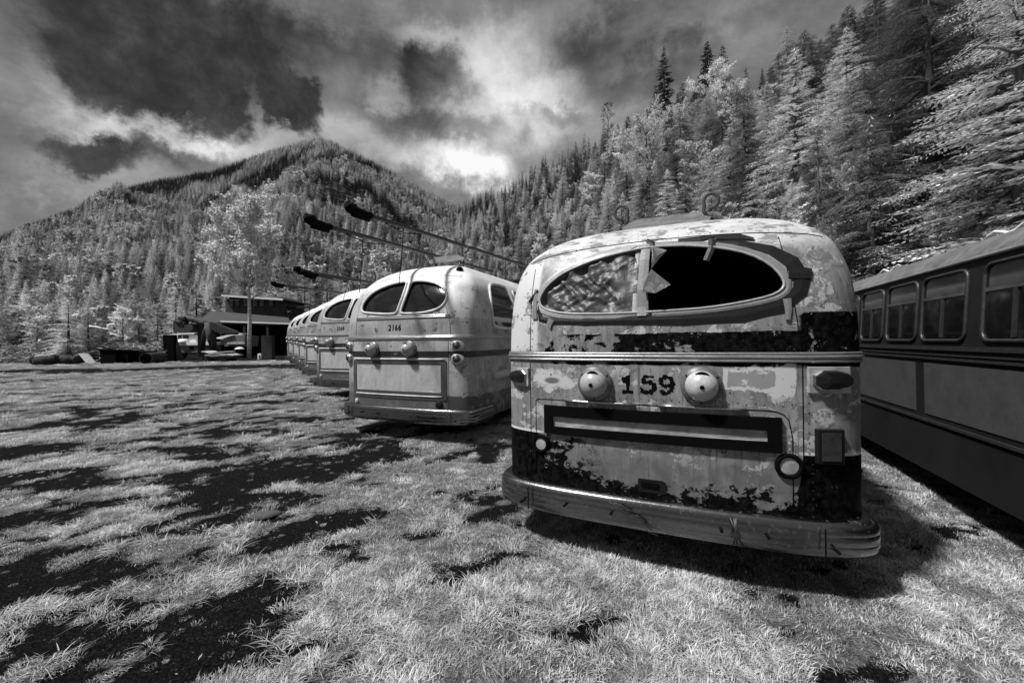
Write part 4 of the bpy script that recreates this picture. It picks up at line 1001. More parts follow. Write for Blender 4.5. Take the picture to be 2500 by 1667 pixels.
seamline(bB, [(-1.02+.0*k, 1.83+.12*k) for k in range(7)], B); seamline(bB, [(1.06-.03*k*k*.25, 1.83+.12*k) for k in range(9)], B)
seamline(bB, [(-1.05+2.1*k/36, 2.80+.13*math.sqrt(max(0, 1-((-1.05+2.1*k/36)/1.15)**2))) for k in range(37)], B)
seamline(bB, [(1.02, .55+.12*k) for k in range(11)], B); seamline(bB, [(-1.1, .55+.12*k) for k in range(11)], B)
HO = [(-1.08, 1.385), (.985, 1.385), (.985, .715), (-1.08, .715)]; HI = [(-1.0, 1.325), (.90, 1.325), (.90, .83), (-1.0, .83)]
m = M(); eo, ei = edge(HO), edge(HI)
m.grid([[bB.S(u, z, 0) for u, z in eo], [bB.S(u, z, .012) for u, z in eo], [bB.S(u, z, .012) for u, z in ei], [bB.S(u, z, .001) for u, z in ei]], True); hf = m.build('hatch_frame', MT_['rust'], B)
hp = bB.patch(edge([(-.985, 1.31), (.885, 1.31), (.885, .845), (-.985, .845)]), .010, 4).build('hatch_panel', MT_['panelB'], hf)
m = M(); m.tube([bB.S(-1.05+2.0*k/12, 1.41, .012) for k in range(13)], .013, 6); m.build('hinge', MT_['offwhite'], hf, True)
m = M(); m.tube([bB.S(-1.0+1.9*k/12, .775, .012) for k in range(13)], .012, 6); m.build('hatch_edge', MT_['offwhite'], hf, True)
dome_light(bB, -.56, 1.585, .115, B, MT_['dome'], 0, .13); dome_light(bB, .26, 1.585, .12, B, MT_['dome'], 0, .13)
for th, sg in ((.62, -1), (math.pi-.72, 1)):
    for z in (1.64, 1.415):
        f = bB.rframe(th, z); wd, h_ = .23, .175
        o = refine([(-sg*wd*.42, -h_/2), (sg*wd*.32, -h_/2), (sg*wd*.62, 0), (sg*wd*.32, h_/2), (-sg*wd*.42, h_/2)], it=1); m = M()
        m.grid([[f @ Vector((x, y_, -.03)) for x, y_ in o], [f @ Vector((x, y_, .03)) for x, y_ in o], [f @ Vector((x*.85, y_*.8, .05)) for x, y_ in o], [f @ Vector((x*.4, y_*.4, .052)) for x, y_ in o], [f @ Vector((0, 0, .052)) for _ in o]], True)
        tl = m.build('tail_light', MT_['dome'], B)
        m = M(); m.lathe([(.072, .045), (.074, .06), (.06, .066), (.058, .055)], f, 24); m.build('light_rim', MT_['chrome'], tl, True)
        m = M(); m.lathe([(.058, .055), (.045, .07), (0, .078)], f, 24); m.build('light_lens', MT_['metal'], tl, True)
f = bB.frame(.85, .64, 0); m = M(); m.lathe([(.07, 0), (.07, .02), (.05, .03), (0, .035)], f, 20); m.build('filler_cap', MT_['darkpanel'], B, True)
f = bB.frame(-1.0, .62, 0); m = M(); m.lathe([(.045, 0), (.045, .02), (.03, .03), (0, .035)], f, 20); m.build('filler_cap', MT_['panelB'], B, True)
bumper(bB, .31, .575, .03, .42, B, MT_['bumper'])
pole_hooks(bB, B, 3.42, 1.6, .40)
wheels(bB, B, 1.08, (2.7, 7.5))
m = M(); m.box((0, 4.8, .42), (2.3, 8.6, .12)); m.build('chassis', MT_['black'], B)
f = Matrix.Translation(bB.ring(3.02, math.pi-.55)) @ Vector((.35, -.55, .75)).to_track_quat('Z', 'Y').to_matrix().to_4x4()
m = M(); m.lathe([(.065, -.03), (.065, .02), (.05, .05), (0, .07)], f, 18); m.build('marker_light', MT_['black'], B, True)
for sxx in (True, False):
    D_ = [(.98, 2.02), (.93, 2.3), (1.0, 2.55), (1.2, 2.78), (1.5, 2.86), (2.0, 2.86), (2.06, 2.8), (2.06, 2.02), (1.95, 1.96), (1.1, 1.96)]
    side_window(bB, B, refine(D_, it=2), sxx, .03)
    for k in range(5): side_window(bB, B, rrect(2.3+1.25*k, 2.0, 3.35+1.25*k, 2.8, .1), sxx, .018)
m = M(); m.tube([(1.28, 1.05, 1.03), (1.36, 1.10, 1.05), (1.42, 1.6, 1.07), (1.42, 2.6, 1.09)], .09, 14); m.build('side_pipe', MT_['panelB'], B, True)
Bcopies = []
ROW = [((-4.65, 11.2, .25), 'third trolleybus in the row, with the number 2368, partly behind the one numbered 2166', '2368'),
       ((-6.87, 14.8, .33), 'fourth trolleybus in the row, behind the bus numbered 2368', None),
       ((-8.69, 17.7, .40), 'fifth trolleybus in the row, only its left edge showing past the fourth', None),
       ((-10.48, 20.5, .46), 'sixth trolleybus in the row, second from the far end', None),
       ((-12.4, 23.5, .52), 'farthest trolleybus at the end of the row in front of the dark shed', None)]
for (loc, lab, num) in ROW:
    c = copy_tree(B, None); c.location = loc; c['label'] = lab; Bcopies.append((c, num))
text_on(bB, '2166', -.07, 1.918, .107, .86, B, MT_['number'], .03)
for c, num in Bcopies:
    if num: text_on(bB, num, -.18, 1.918, .107, .86, c, MT_['number'], .03)
def onbusz(px, py, Cx, Cy, v):            # local (u, z) of a photo position at distance v along a bus
    d = ray(px, py); t = (v+Cx*.401+Cy*.916)/(d[0]*.401+.916); Xw, Yw = t*d[0], t
    return (Xw-Cx)*.916-(Yw-Cy)*.401, EYE+t*d[2]
def trolley_pole(bus, tip, base_u, bx, hook=None, head=.09):
    Cx, Cy, Cz = bus.location; u, z = onbusz(tip[0], tip[1], Cx, Cy, tip[2]); T = Vector((u, tip[2], z-Cz)); Bp = Vector((base_u, 5.2, bx))
    if hook: H_ = Vector(hook); Bp = H_+(H_-T)*((5.2-H_.y)/(H_.y-T.y))
    pts = [Bp]+([Vector(hook)] if hook else [])+[T]
    m = M()
    if hook: full = [Bp.lerp(pts[1], k/4) for k in range(4)]+[pts[1].lerp(T, k/8) for k in range(9)]
    else: full = [Bp.lerp(T, k/12) for k in range(13)]
    n = len(full); m.tube(full, [.042-.006*k/(n-1) for k in range(n)], 8); o = m.build('trolley_pole', MT_['metal'], bus, True)
    d = (T-full[-3]).normalized(); h_ = M()
    h_.tube([T-d*.42, T-d*.36, T-d*.30, T-d*.2, T-d*.1, T-d*.03, T+d*.03+Vector((0, 0, .03)), T+d*.08+Vector((0, 0, .06))], [head*q for q in (.35, .62, .5, .62, .72, .62, .8, .5)], 7); h_.box(T+Vector((0, 0, .03)), (.05, .16, .13))
    h_.tube([T-d*.34+Vector((0, 0, -.07)), T-d*.02+Vector((0, 0, -.065))], head*.3, 6); h_.build('trolley_head', MT_['rope'], o, True)
    c = M(); c.tube([T-d*.7+Vector((0, 0, -.04)), T-d*1.2+Vector((0, 0, -.10)), T-d*1.7+Vector((0, 0, -.03))], .008, 5); c.build('cable', MT_['rope'], o, True)
    return o, T, d
pL, TL, dL = trolley_pole(B, (757, 541, -1.7), -.25, 3.5, (-.37, 1.6, 3.60)); pR, TR, dR = trolley_pole(B, (857, 512, -1.5), .28, 3.5, (.42, 1.6, 3.72), .10)
def rope(bus, parent, P, px, py): 
    Cx, Cy, Cz = bus.location; u, z = onbusz(px, py, Cx, Cy, P.y)
    m = M(); q = Vector((P.x+(u-P.x)*.3, P.y, z-Cz)); m.tube([P, P.lerp(q, .5)+Vector((.01, 0, 0)), q], .007, 5); m.build('pull_rope', MT_['rope'], parent, True)
def pole_at(T, d, L): return T-d*L
rope(B, pL, TL-dL*1.1, 853, 716); rope(B, pR, TR-dR*1.15, 942, 702)
m = M(); m.tube([(.0, 5.2, 3.25), (0, 5.2, 3.5)], .2, 12); m.box((0, 5.2, 3.28), (1.2, .9, .12)); m.build('pole_base', MT_['metal'], B, False)
for (c, num), tips in zip(Bcopies, (((726, 660, -1.6), (742, 668, -1.5)), ((668, 694, -1.6), None), ((702, 750, -1.4), None), (None, None), (None, None))):
    for k, tp_ in enumerate(tips):
        if tp_: o_, T_, d_ = trolley_pole(c, tp_, -.25 if k == 0 else .25, 3.5, None, .09)
    if tips[0]: rope(c, o_, T_-d_*1.4, tips[0][0]+80, tips[0][1]+75)

# ---- the bus on the right, seen along its left side
TC = [(.34, 1.24, 0), (1.7, 1.25, 0), (2.45, 1.21, .02), (2.53, 1.21, .03), (2.62, 1.13, .1), (2.72, 1.0, .25), (2.80, .8, .45), (2.86, .5, .7), (2.88, .03, 1.0)]
bC = Bus(TC, 3.2, .3, 12.5); th_ = math.atan2(-.388, .922)
Dv = Vector((.388, .922, 0)); Uv = Vector((.922, -.388, 0)); p0 = Vector((4.11, 3.42, 0)); org = p0+Uv*1.25-Dv*3.2
Cb = empty('old_bus', org, th_, 'dark old bus with pale side panels and sliding windows, seen side-on', 'bus')
cbody = bC.body(MT_['Cm']); cbody.parent = Cb
m = M(); m.tube([Vector((-1.225, v, 2.51)) for v in np.linspace(.4, 12, 20)], .02, 6); m.build('gutter', MT_['midgrey'], Cb, True)
def sbox(name, v0, v1, z0, z1, off, th2, mat, par=None, side=-1):
    m = M(); zc = (z0+z1)/2; w_, _ = interp(bC.tab, zc); w0, _ = interp(bC.tab, z0); w1, _ = interp(bC.tab, z1)
    a = side*(w0+off); b_ = side*(w1+off); t = side*th2
    m.prism([(a, v0, z0), (a, v1, z0), (b_, v1, z1), (b_, v0, z1)], (t, 0, 0)); return m.build(name, mat, par or Cb)
for side in (-1, 1):
    for (v0, v1) in [(1.79, 2.5), (2.61, 3.356)]+[(3.59, 4.339), (4.448, 5.16), (5.276, 5.962), (6.08, 6.78)]+[(6.9+.81*k, 7.6+.81*k) for k in range(6)]:
        out = rrect(v0, 1.76, v1, 2.43, .09)
        def P(v, z, off): w_, _ = interp(bC.tab, z); return Vector((side*(w_+off), v, z))
        m = M(); cv = (v0+v1)/2; cz = 2.09
        m.grid([[P(cv+(v-cv)*q, cz+(z-cz)*q, .004) for v, z in out] for q in (1, .5, 0)], True); wn = m.build('window', MT_['glass'], Cb)
        m = M(); m.tube([P(v, z, .008) for v, z in out], .018, 6, True); m.build('window_frame', MT_['metal'], wn, True)
        sbox('window_rail', v0+.03, v1-.03, 2.19, 2.22, .004, .016, MT_['rust'], wn, side); sbox('window_post', cv-.02, cv+.02, 1.79, 2.19, .004, .014, MT_['metal'], wn, side)
    for (z0, z1) in ((1.66, 1.70), (1.56, 1.585), (1.605, 1.62)): sbox('belt_moulding', .3, 12.1, z0, z1, 0, .018, MT_['metal'], None, side)
    for (v0, v1) in ((.4, 1.5), (1.69, 4.28), (4.47, 7.1), (7.29, 9.9), (10.1, 12.0)):
        sbox('side_panel', v0, v1, .965, 1.515, 0, .008, MT_['creampanel'], None, side)
    sbox('skirt_trim', .3, 12.1, .88, .91, 0, .02, MT_['metal'], None, side)
wheels(bC, Cb, .95, (1.9, 10.2))
m = M(); m.box((0, 6.2, .42), (2.2, 11.4, .12)); m.build('chassis', MT_['black'], Cb)
for vv0, vv1 in ((3.3, 4.0), (5.6, 6.3)):
    m = M(); pts = [Vector((-.92, vv0+(vv1-vv0)*k/8, 2.775+.03*math.sin(k*1.3))) for k in range(9)]; m.tube(pts, [.004+.010*math.sin(math.pi*k/8) for k in range(9)], 6); m.build('roof_cloth', MT_['white'], Cb, True)

# ------------------------------------------------------------------ things in the yard behind
def P5(cx, cy, D): return at(370+cx*.1616, 690+cy*.1616, D)
def pbox(name, cx0, cy0, cx1, cy1, D, dep, mat, parent=None, base=None):     # upright box given by its picture corners at depth D
    a, b_ = P5(cx0, cy0, D), P5(cx1, cy1, D); z1 = a.z; z0 = b_.z if base is None else base
    m = M(); m.box(((a.x+b_.x)/2, D+dep/2, (z0+z1)/2), (abs(b_.x-a.x), dep, abs(z1-z0))); return m.build(name, mat, parent)
GY = .62
# open shed with a flat roof
shed = empty('open_shed', (0, 0, 0), 0, 'long dark open-fronted shed with a flat roof behind the birch tree', 'shed')
def line_roof(cxa, cya, cxb, cyb, D, dep, th, mat, nm, par):
    a, b_ = P5(cxa, cya, D), P5(cxb, cyb, D); m = M(); m.prism([a, b_, b_+Vector((0, 0, -th)), a+Vector((0, 0, -th))], (0, dep, 0)); return m.build(nm, mat, par)
def quad(pts, d, nm, mat, par): m = M(); m.prism(pts, d); return m.build(nm, mat, par)
a, b_ = P5(690, 590, 38), P5(2110, 625, 38); c_, d_ = P5(2110, 530, 46), P5(900, 425, 46)
quad([a, b_, c_, d_], (0, 0, -.15), 'roof', MT_['roofing'], shed)
line_roof(1040, 575, 2110, 610, 37.9, .06, .12, MT_['white'], 'roof_edge', shed)
a, b_ = P5(700, 600, 45), P5(2300, 1150, 45); m = M(); m.box(((a.x+b_.x)/2, 45.2, (a.z+.5)/2), (b_.x-a.x, .3, a.z-.5)); m.build('back_wall', MT_['darkwood'], shed)
for cx in (700, 1050, 1400, 1750, 2100):
    a = P5(cx, 610, 38); m = M(); m.box((a.x, 38.1, (a.z+.5)/2), (.22, .22, a.z-.5)); m.build('post', MT_['darkwood'], shed)
for cx in (690, 2110):
    a = P5(cx, 610, 38); m = M(); m.box((a.x, 41.6, (a.z+.5)/2), (.15, 7, a.z-.5)); m.build('side_wall', MT_['darkwood'], shed)
a = P5(2090, 540, 40); m = M(); m.lathe([(.12, 0), (.12, .7), (.2, .7), (.2, .9), (0, .95)], Matrix.Translation((a.x, 40, a.z-.2)), 12); m.build('vent_pipe', MT_['rust'], shed, True)
# cabin on the slope above
cab = empty('cabin', (0, 0, 0), 0, 'two-storey timber cabin with a light roof edge above the shed behind the birch', 'cabin')
a, b_ = P5(1075, 215, 50), P5(1960, 420, 50); m = M(); m.box(((a.x+b_.x)/2, 53, (a.z+.6)/2), (b_.x-a.x, 5.8, a.z-.6)); m.build('wall', MT_['rust'], cab)
a, b_ = P5(1060, 190, 49.6), P5(1990, 250, 49.6); quad([a, b_, b_+Vector((0, 0, -.12)), a+Vector((0, 0, -.12))], (0, 7, 0), 'roof', MT_['roofing'], cab); quad([a+Vector((0, -.1, .06)), b_+Vector((0, -.1, .06)), b_+Vector((0, -.1, -.16)), a+Vector((0, -.1, -.16))], (0, .08, 0), 'roof_edge', MT_['white'], cab)
for cx in (1180, 1270, 1400, 1540, 1640, 1780):
    wn = pbox('window', cx, 265, cx+60, 360, 50, .06, MT_['glass'], cab); wn.location.y = -.08
    fr = pbox('frame', cx-8, 258, cx+68, 265, 49.86, .06, MT_['offwhite'], wn)
# old truck
tr = empty('old_truck', (0, 0, 0), 0, 'old white truck with domed bonnet and two-pane windscreen beside the dark cabinet', 'truck')
a, b_ = P5(270, 790, 33), P5(640, 900, 33); cabm = M()
m = M(); xa, xb = a.x, b_.x; zt, zb = a.z, b_.z
m.box(((xa+xb)/2+.3, 34, (zt+zb)/2), ((xb-xa)*.82, 1.8, zt-zb), None, .08); m.build('cab', MT_['white'], tr)
m = M(); rows = []
for k in range(9):
    q = k/8; rows.append([Vector((xa-.15+(xb-xa+.2)*q, y_, zt+.02+.17*math.sin(math.pi*min(1, q*1.6+.05)*.5)*(1-.25*abs(y_-34)))) for y_ in (33, 33.3, 34, 34.7, 35)])
m.grid(rows); m.grid([[p-Vector((0, 0, .12)) for p in r] for r in rows][::-1]); m.grid([rows[0], [p-Vector((0, 0, .12)) for p in rows[0]]]); m.grid([[r[0] for r in rows], [r[0]-Vector((0, 0, .12)) for r in rows]]); m.build('cab_roof', MT_['white'], tr, True, 40)
for (q0, q1) in ((370, 455), (470, 555)): pbox('windscreen', q0, 795, q1, 845, 33.06, .05, MT_['glass'], tr)
f = Matrix.Translation(P5(475, 895, 33)); m = M(); m.lathe([(1.0*.42, 0), (.38, .12), (.27, .2), (.1, .235), (0, .24)], f, 20); m.build('bonnet', MT_['white'], tr, True)
pbox('mirror', 350, 790, 385, 850, 32.8, .1, MT_['white'], tr)
pbox('side_rail', 320, 905, 880, 945, 32.8, 2.2, MT_['white'], tr); pbox('side_body', 410, 945, 880, 1058, 32.9, 2.2, MT_['midgrey'], tr); pbox('hatch', 570, 960, 632, 1010, 32.86, .05, MT_['black'], tr)
for cx in (470, 800):
    a = P5(cx, 1120, 33.2); f = Matrix.Translation((a.x, 33.1, GY+.42)) @ Matrix.Rotation(math.pi/2, 4, 'X'); m = M(); m.lathe([(.2, -.12), (.38, -.12), (.42, -.06), (.42, .06), (.38, .12), (.2, .1), (0, .08)], f, 20); m.build('wheel', MT_['tyre'], tr, True)
# crane
cr = empty('crane', (0, 0, 0), 0, 'dark loader crane with a heavy grab head and a folded boom beside the old truck', 'crane')
def p5line(cp, D, r_, nm, mat, par, n=8): m = M(); m.tube([P5(x, y_, D) for x, y_ in cp], r_, n); return m.build(nm, mat, par, True)
pbox('mast', 690, 600, 780, 1150, 31.5, .25, MT_['rust'], cr, GY); p5line([(860, 600), (900, 800), (940, 1010)], 31.3, [.28, .34, .2], 'strut', MT_['rust'], cr); p5line([(770, 1000), (800, 760), (850, 640)], 31.2, .16, 'ram', MT_['metal'], cr)
p5line([(850, 640), (780, 610), (660, 560), (520, 535)], 31.4, [.24, .26, .22, .2], 'boom', MT_['rust'], cr)
m = M(); m.prism([P5(880, 590, 31), P5(880, 690, 31), P5(1000, 760, 31), P5(1230, 780, 31), P5(1265, 755, 31), P5(1240, 730, 31)], (0, .5, 0)); m.build('counter_boom', MT_['metal'], cr)
m = M(); m.prism([P5(320, 600, 31), P5(330, 745, 31), P5(580, 748, 31), P5(630, 690, 31), P5(590, 620, 31), P5(520, 640, 31), P5(420, 610, 31), P5(380, 580, 31)], (0, .9, 0)); m.build('grab', MT_['rust'], cr)
rn = random.Random(6); m = M()
for k in range(10): c0 = P5(rn.uniform(390, 520), rn.uniform(510, 650), 31+rn.random()*.5); m.box(c0, (rn.uniform(.3, .6), .5, rn.uniform(.2, .5)), None, .05)
m.build('grab_head', MT_['rust'], cr); p5line([(660, 520), (700, 510)], 31, .05, 'pin', MT_['rust'], cr); p5line([(215, 540), (300, 570), (400, 590)], 31, .04, 'hose', MT_['rust'], cr)
# pale vehicle wreck with sloping bonnet
wk = empty('vehicle_wreck', (0, 0, 0), 0, 'pale boxy vehicle wreck with a sloping front, left of the birch trunk', 'vehicle')
m = M(); m.prism([P5(950, 835, 34), P5(1060, 850, 34), P5(1110, 960, 34), P5(1390, 965, 34), P5(1412, 800, 34), P5(1230, 795, 34), P5(1100, 805, 34)], (0, 1.9, 0)); m.build('body', MT_['midgrey'], wk)
m = M(); m.prism([P5(950, 838, 33.9), P5(1050, 852, 33.9), P5(1235, 792, 33.9), P5(1140, 788, 33.9)], (0, 1.5, .02)); m.build('bonnet', MT_['white'], wk)
pbox('trim', 1140, 902, 1405, 928, 33.92, .06, MT_['offwhite'], wk); pbox('roof_box', 1290, 765, 1375, 778, 34.3, .5, MT_['white'], wk)
pbox('underbody', 1000, 965, 1380, 1090, 34.2, 1.4, MT_['black'], wk, GY)
def single(o, label, cat, group=None): return tag(o, label, cat, group)
single(pbox('cabinet', 170, 790, 340, 1165, 30, .3, MT_['black'], None, GY-.1), 'tall black metal cabinet at the left of the old white truck', 'cabinet')
single(pbox('cabinet', 1655, 800, 1822, 1170, 31, .4, MT_['darkwood'], None, GY-.1), 'tall dark box standing right of the birch in front of the shed', 'cabinet')
m = M(); m.tube([P5(370, 830, 30.3), P5(385, 960, 30.3), P5(430, 1160, 30.3)], [.07, .13, .24], 8); single(m.build('tree_stump', MT_['bark'], None, True), 'grey leaning stump against the black cabinet', 'stump')
# sign with a 5
sg = empty('sign', (0, 0, 0), 0, 'small white square sign with a black 5 at the foot of the birch', 'sign'); pn = pbox('sign_panel', 1600, 1070, 1655, 1165, 30.5, .04, MT_['white'], sg)
vs, fs = glyphs('5', (.42, .42), .03); a = P5(1628, 1158, 30.45); m = M(); m.v = [(a.x+x, 30.49, a.z+y_) for x, y_ in vs]; m.f = fs; m.mi = [0]*len(fs); m.build('numeral', MT_['number'], pn)
# stacked sheets on a low trailer
tl_ = empty('low_trailer', (0, 0, 0), 0, 'low dark trailer under a stack of curled metal sheets', 'trailer'); pbox('deck', 800, 1110, 1210, 1150, 29, 1.2, MT_['rust'], tl_)
for cx in (850, 1120): pbox('support', cx, 1145, cx+60, 1215, 29.1, .8, MT_['black'], tl_, .55)
for k, (x0, x1, y0) in enumerate(((750, 1110, 1048), (800, 1230, 1095), (860, 1160, 1075))):
    m = M(); rows = []
    for j in range(9): q = j/8; c0 = P5(x0+(x1-x0)*q, y0+8*math.sin(q*5+k)+(-12 if q < .2 else 0), 28.9); rows.append([c0, c0+Vector((0, 1.1, .02)), c0+Vector((0, 1.1, -.05)), c0+Vector((0, 0, -.06))])
    m.grid(rows, True)
    for e in (0, -1): m.face(rows[e])
    single(m.build('metal_sheet', MT_['offwhite'], None, False), ('uppermost curled metal sheet of the stack on the low trailer', 'longest metal sheet lying on the low trailer at its right', 'middle metal sheet of the stack on the low trailer')[k], 'metal sheet', 'curled metal sheets on the trailer')
m = M(); m.lathe([(.0, .16), (.15, .14), (.3, .05), (.33, 0), (0, 0)], Matrix.Translation(P5(1330, 1005, 30)) @ Matrix.Diagonal((1, 1, 1, 1)), 14); single(m.build('wash_basin', MT_['white'], None, True), 'small white upturned basin left of the birch trunk', 'basin')
# left side: culvert pipe, dark skips, plank, poles, logs, brush
def PL(cx, cy, D): return at(60+cx*.17, 700+cy*.17, D)
m = M(); a, b_ = PL(1740, 1030, 27), PL(1970, 1010, 29)
d = (b_-a).normalized(); x_ = d.orthogonal().normalized(); y2 = d.cross(x_); rows = []
for (q, r_) in ((1, .33), (0, .33), (0, .38), (1, .38)): rows.append([a.lerp(b_, q)+(x_*math.cos(k*.393)+y2*math.sin(k*.393))*r_ for k in range(16)])
m.grid(rows, True); single(m.build('culvert_pipe', MT_['metal'], None, True, 40), 'short dark culvert pipe lying left of the black cabinet', 'pipe')
for k, (x0, y0, x1, D, lab) in enumerate(((1090, 905, 1300, 27.5, 'low black skip in the middle of the dark scrap line'), (1300, 915, 1480, 27.8, 'low black skip immediately left of the culvert pipe'), (1480, 925, 1700, 28.6, 'dark low crate behind the culvert pipe'))):
    a, b_ = PL(x0, y0, D), PL(x1, 1080, D); zb = float(gz(D))-.05; m = M(); m.prism([(a.x, D, zb), (b_.x, D, zb), (b_.x+.06, D, a.z), (a.x-.06, D, a.z)], (0, 1.1, 0)); m.box(((a.x+b_.x)/2, D-.02, a.z), (b_.x-a.x+.16, .1, .07)); single(m.build('skip', MT_['black'] if k < 2 else MT_['darkwood']), lab, 'skip', 'low dark skips left of the truck')
m = M(); m.prism([PL(770, 960, 26.4), PL(905, 960, 26.4), PL(1010, 1085, 26), PL(880, 1090, 26)], (0, .06, .02)); single(m.build('plank', MT_['midgrey']), 'wide grey board leaning against the scrap line', 'board')
for k, (p, q, r_, lab, nm, mt) in enumerate((((60, 1020, 500, 955, 27), 0, .06, 'long pale pole lying on the scrap at the far left', 'pole', 'offwhite'), ((930, 568, 1260, 628, 38), 0, .12, 'pale bleached log on the bank behind the small conifers', 'log', 'offwhite'), ((1235, 675, 1400, 725, 36), 0, .07, 'thin pale log below the bleached log on the bank', 'log', 'offwhite'), ((70, 575, 310, 582, 40), 0, .08, 'pale straight log on the bank at the far left edge', 'log', 'brush'))):
    D = p[4]; m = M(); a, b_ = PL(p[0], p[1], D), PL(p[2], p[3], D); m.tube([a, a.lerp(b_, .3)+Vector((0, 0, .04)), a.lerp(b_, .7), b_], [r_, r_*.9, r_*.8, r_*.5], 7); single(m.build(nm, MT_[mt], None, True), lab, nm)
for k, (x0, x1, y0, D, lab) in enumerate(((100, 420, 1060, 27, 'dark log at the bottom of the scrap line at the far left'), (420, 780, 1050, 27.4, 'dark log lying between the pale pole and the leaning board'))):
    m = M(); a, b_ = PL(x0, y0, D), PL(x1, y0, D); m.tube([a.lerp(b_, q/9)+Vector((0, .1*math.sin(q), .05*math.sin(q*1.7))) for q in range(10)], [.30+.07*math.sin(q*2.3+k) for q in range(10)], 9); single(m.build('log', MT_['darkwood'], None, True), lab, 'log')
rn = random.Random(31); m = M()
for k in range(4200):
    x0 = rn.uniform(-420, 1990); D = rn.uniform(29, 37); a = PL(x0, rn.uniform(760, 1010) if x0 > 1050 or rn.random() < .6 else rn.uniform(900, 1010), D); h0 = max(GY, a.z); a.z = GY+(h0-GY)*rn.random()**.6
    d = Vector((rn.uniform(-1, 1), rn.uniform(-.6, .6), rn.uniform(-.35, .35))).normalized()*rn.uniform(.15, .9); s_ = d.orthogonal().normalized()*rn.uniform(.01, .05)
    m.cur = 0 if rn.random() < .6 else 1; m.face([a-s_, a+d*.5+s_*.6, a+d, a+d*.5-s_])
tag(m.build('brush_pile', [MT_['brush'], MT_['darkwood']]), 'tangled pile of branches and scrap wood along the left of the yard', 'brush pile', None, 'stuff')
m = M(); rows = []
for i in range(30):
    q = i/29; row = []
    for j in range(8):
        v = j/7; D = 31+6*v; a = PL(-300+2300*q, 1000, D); hz_ = math.sin(math.pi*min(1, v*1.2))*(1.5+1.0*float(fbm(np.array([q*9]), np.array([v*3]), 8)[0]))*(1 if q < .88 else (1-q)/.12); row.append((a.x, D, GY-.2+hz_*.8))
    rows.append(row)
m.grid(rows); tag(m.build('bank', fl, None, True), kind='structure')
# birch tree
bt = at(608, 872, 31); tm, lm = broadleaf(61, 12.2, 3.6, .36, 15, .17, 24)
bi = empty('birch_tree', (bt.x, 31, GY-.05), .4, 'slender birch with pale trunk and airy bright crown in front of the shed', 'tree'); tm.build('trunk', MT_['birchbark'], bi, True); lm.build('crown', MT_['leafD'], bi)
# small conifers of the yard's left side and front row of the valley forest
SM = [(168, 872, 728, 30, 0, 'bright layered young conifer at the far left of the yard', 1.5), (216, 862, 755, 31.5, 1, 'young conifer just right of the bright one at the far left', 1.4), (250, 860, 790, 33, 1, 'low grey young conifer right of the pair at the far left', 1.5),
      (430, 832, 700, 45, 0, 'pale young conifer behind the crane', 1.2), (385, 835, 740, 44, 2, 'pale slim conifer left of the crane', 1.2), (340, 835, 770, 43, 1, 'short grey conifer left of the crane', 1.3), (480, 830, 690, 52, 1, 'grey conifer above the crane boom', 1.2), (300, 838, 745, 48, 7, 'round pale broadleaf at the back of the brush pile', 1.0), (90, 845, 740, 46, 7, 'dark rounded tree at the far left edge behind the brush', 1.1), (700, 830, 690, 58, 0, 'pale conifer rising between shed and bus poles', 1.2), (745, 830, 660, 62, 2, 'slim pale conifer above the far buses', 1.3), (800, 830, 665, 60, 1, 'grey conifer above the fourth and fifth buses', 1.3)]
for (px, fy, ty, D, i, lab, sx) in SM:
    a = at(px, fy, D); b_ = at(px, ty, D); plant(i, a.x, D, min(a.z, float(gz(D)))-.1, (b_.z-min(a.z, float(gz(D))))/TREE[i][3], lab, 'tree', None, rnd.random()*6, sx)
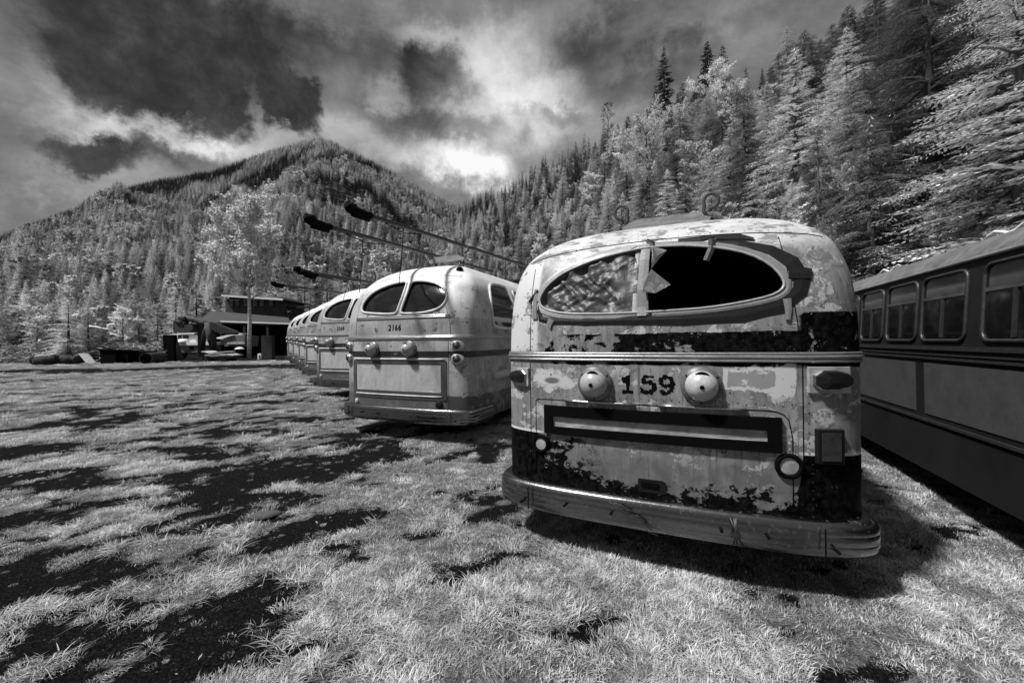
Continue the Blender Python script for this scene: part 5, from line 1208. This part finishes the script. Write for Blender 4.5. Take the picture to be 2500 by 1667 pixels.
# stone and leaves in the grass
m = M(); rows = []
for k in range(7):
    a = math.pi/2*k/6; rows.append([Vector((math.cos(t_*.35)*.15*math.cos(a)*(1+.12*math.sin(t_*1.1)), math.sin(t_*.35)*.075*math.cos(a)*(1+.1*math.cos(t_*.9)), .05*math.sin(a))) for t_ in range(18)])
m.grid(rows, True); stn = m.build('stone', MT_['stone'], None, True); s0 = at(648, 1262, 4.2); stn.location = (s0.x, 4.2, ground_at(s0.x, 4.2)); stn.rotation_euler = (0, 0, .3); tag(stn, 'flat oval stone lying on the bare dark soil', 'stone')
m = M(); rn = random.Random(14)
for k in range(300):
    y_ = rn.uniform(1.9, 6.5); x_ = rn.uniform(-1.0, .9)*y_*.9; z_ = ground_at(x_, y_)+rn.uniform(.005, .05); a = rn.random()*6.28; l = rn.uniform(.006, .02); d = Vector((math.cos(a), math.sin(a), rn.uniform(-.4, .4))); s_ = Vector((-math.sin(a), math.cos(a), rn.uniform(-.5, .5)))*.6
    c0 = Vector((x_, y_, z_)); m.face([c0-d*l, c0-s_*l*.7, c0+d*l*.3-s_*l*.5, c0+d*l, c0+s_*l*.6])
tag(m.build('fallen_leaves', MT_['brush']), 'small curled dead leaves scattered over the grass', 'leaves', None, 'stuff')
# weeds by the near bumper
def weed(x_, y_, seed, lab):
    r = random.Random(seed); m = M()
    for k in range(11):
        a = r.random()*6.28; L = r.uniform(.06, .15); d = Vector((math.cos(a), math.sin(a), r.uniform(.4, 1.2))).normalized(); p = Vector((0, 0, 0))
        for j in range(6):
            q = p+d*L/6*(j+1); sd2 = d.cross(Vector((0, 0, 1))).normalized()
            for s_ in (-1, 1): e = q+(sd2*s_*r.uniform(.5, 1)+d*r.uniform(.2, 1)+Vector((0, 0, r.uniform(-.5, .3))))*L*.26*(1-j/8); m.face([q, q+(e-q)*.5+d*.008, e, q+(e-q)*.5-d*.008])
    o = m.build('weed', MT_['leafB']); o.location = (x_, y_, ground_at(x_, y_)); tag(o, lab, 'weed'); return o
weed(.06, 3.05, 1, 'leafy weed in the grass under the left end of the nearest bumper'); weed(.22, 2.95, 2, 'smaller fern-like weed right of the leafy one under the nearest bumper')
print('scene built', len(bpy.data.objects))
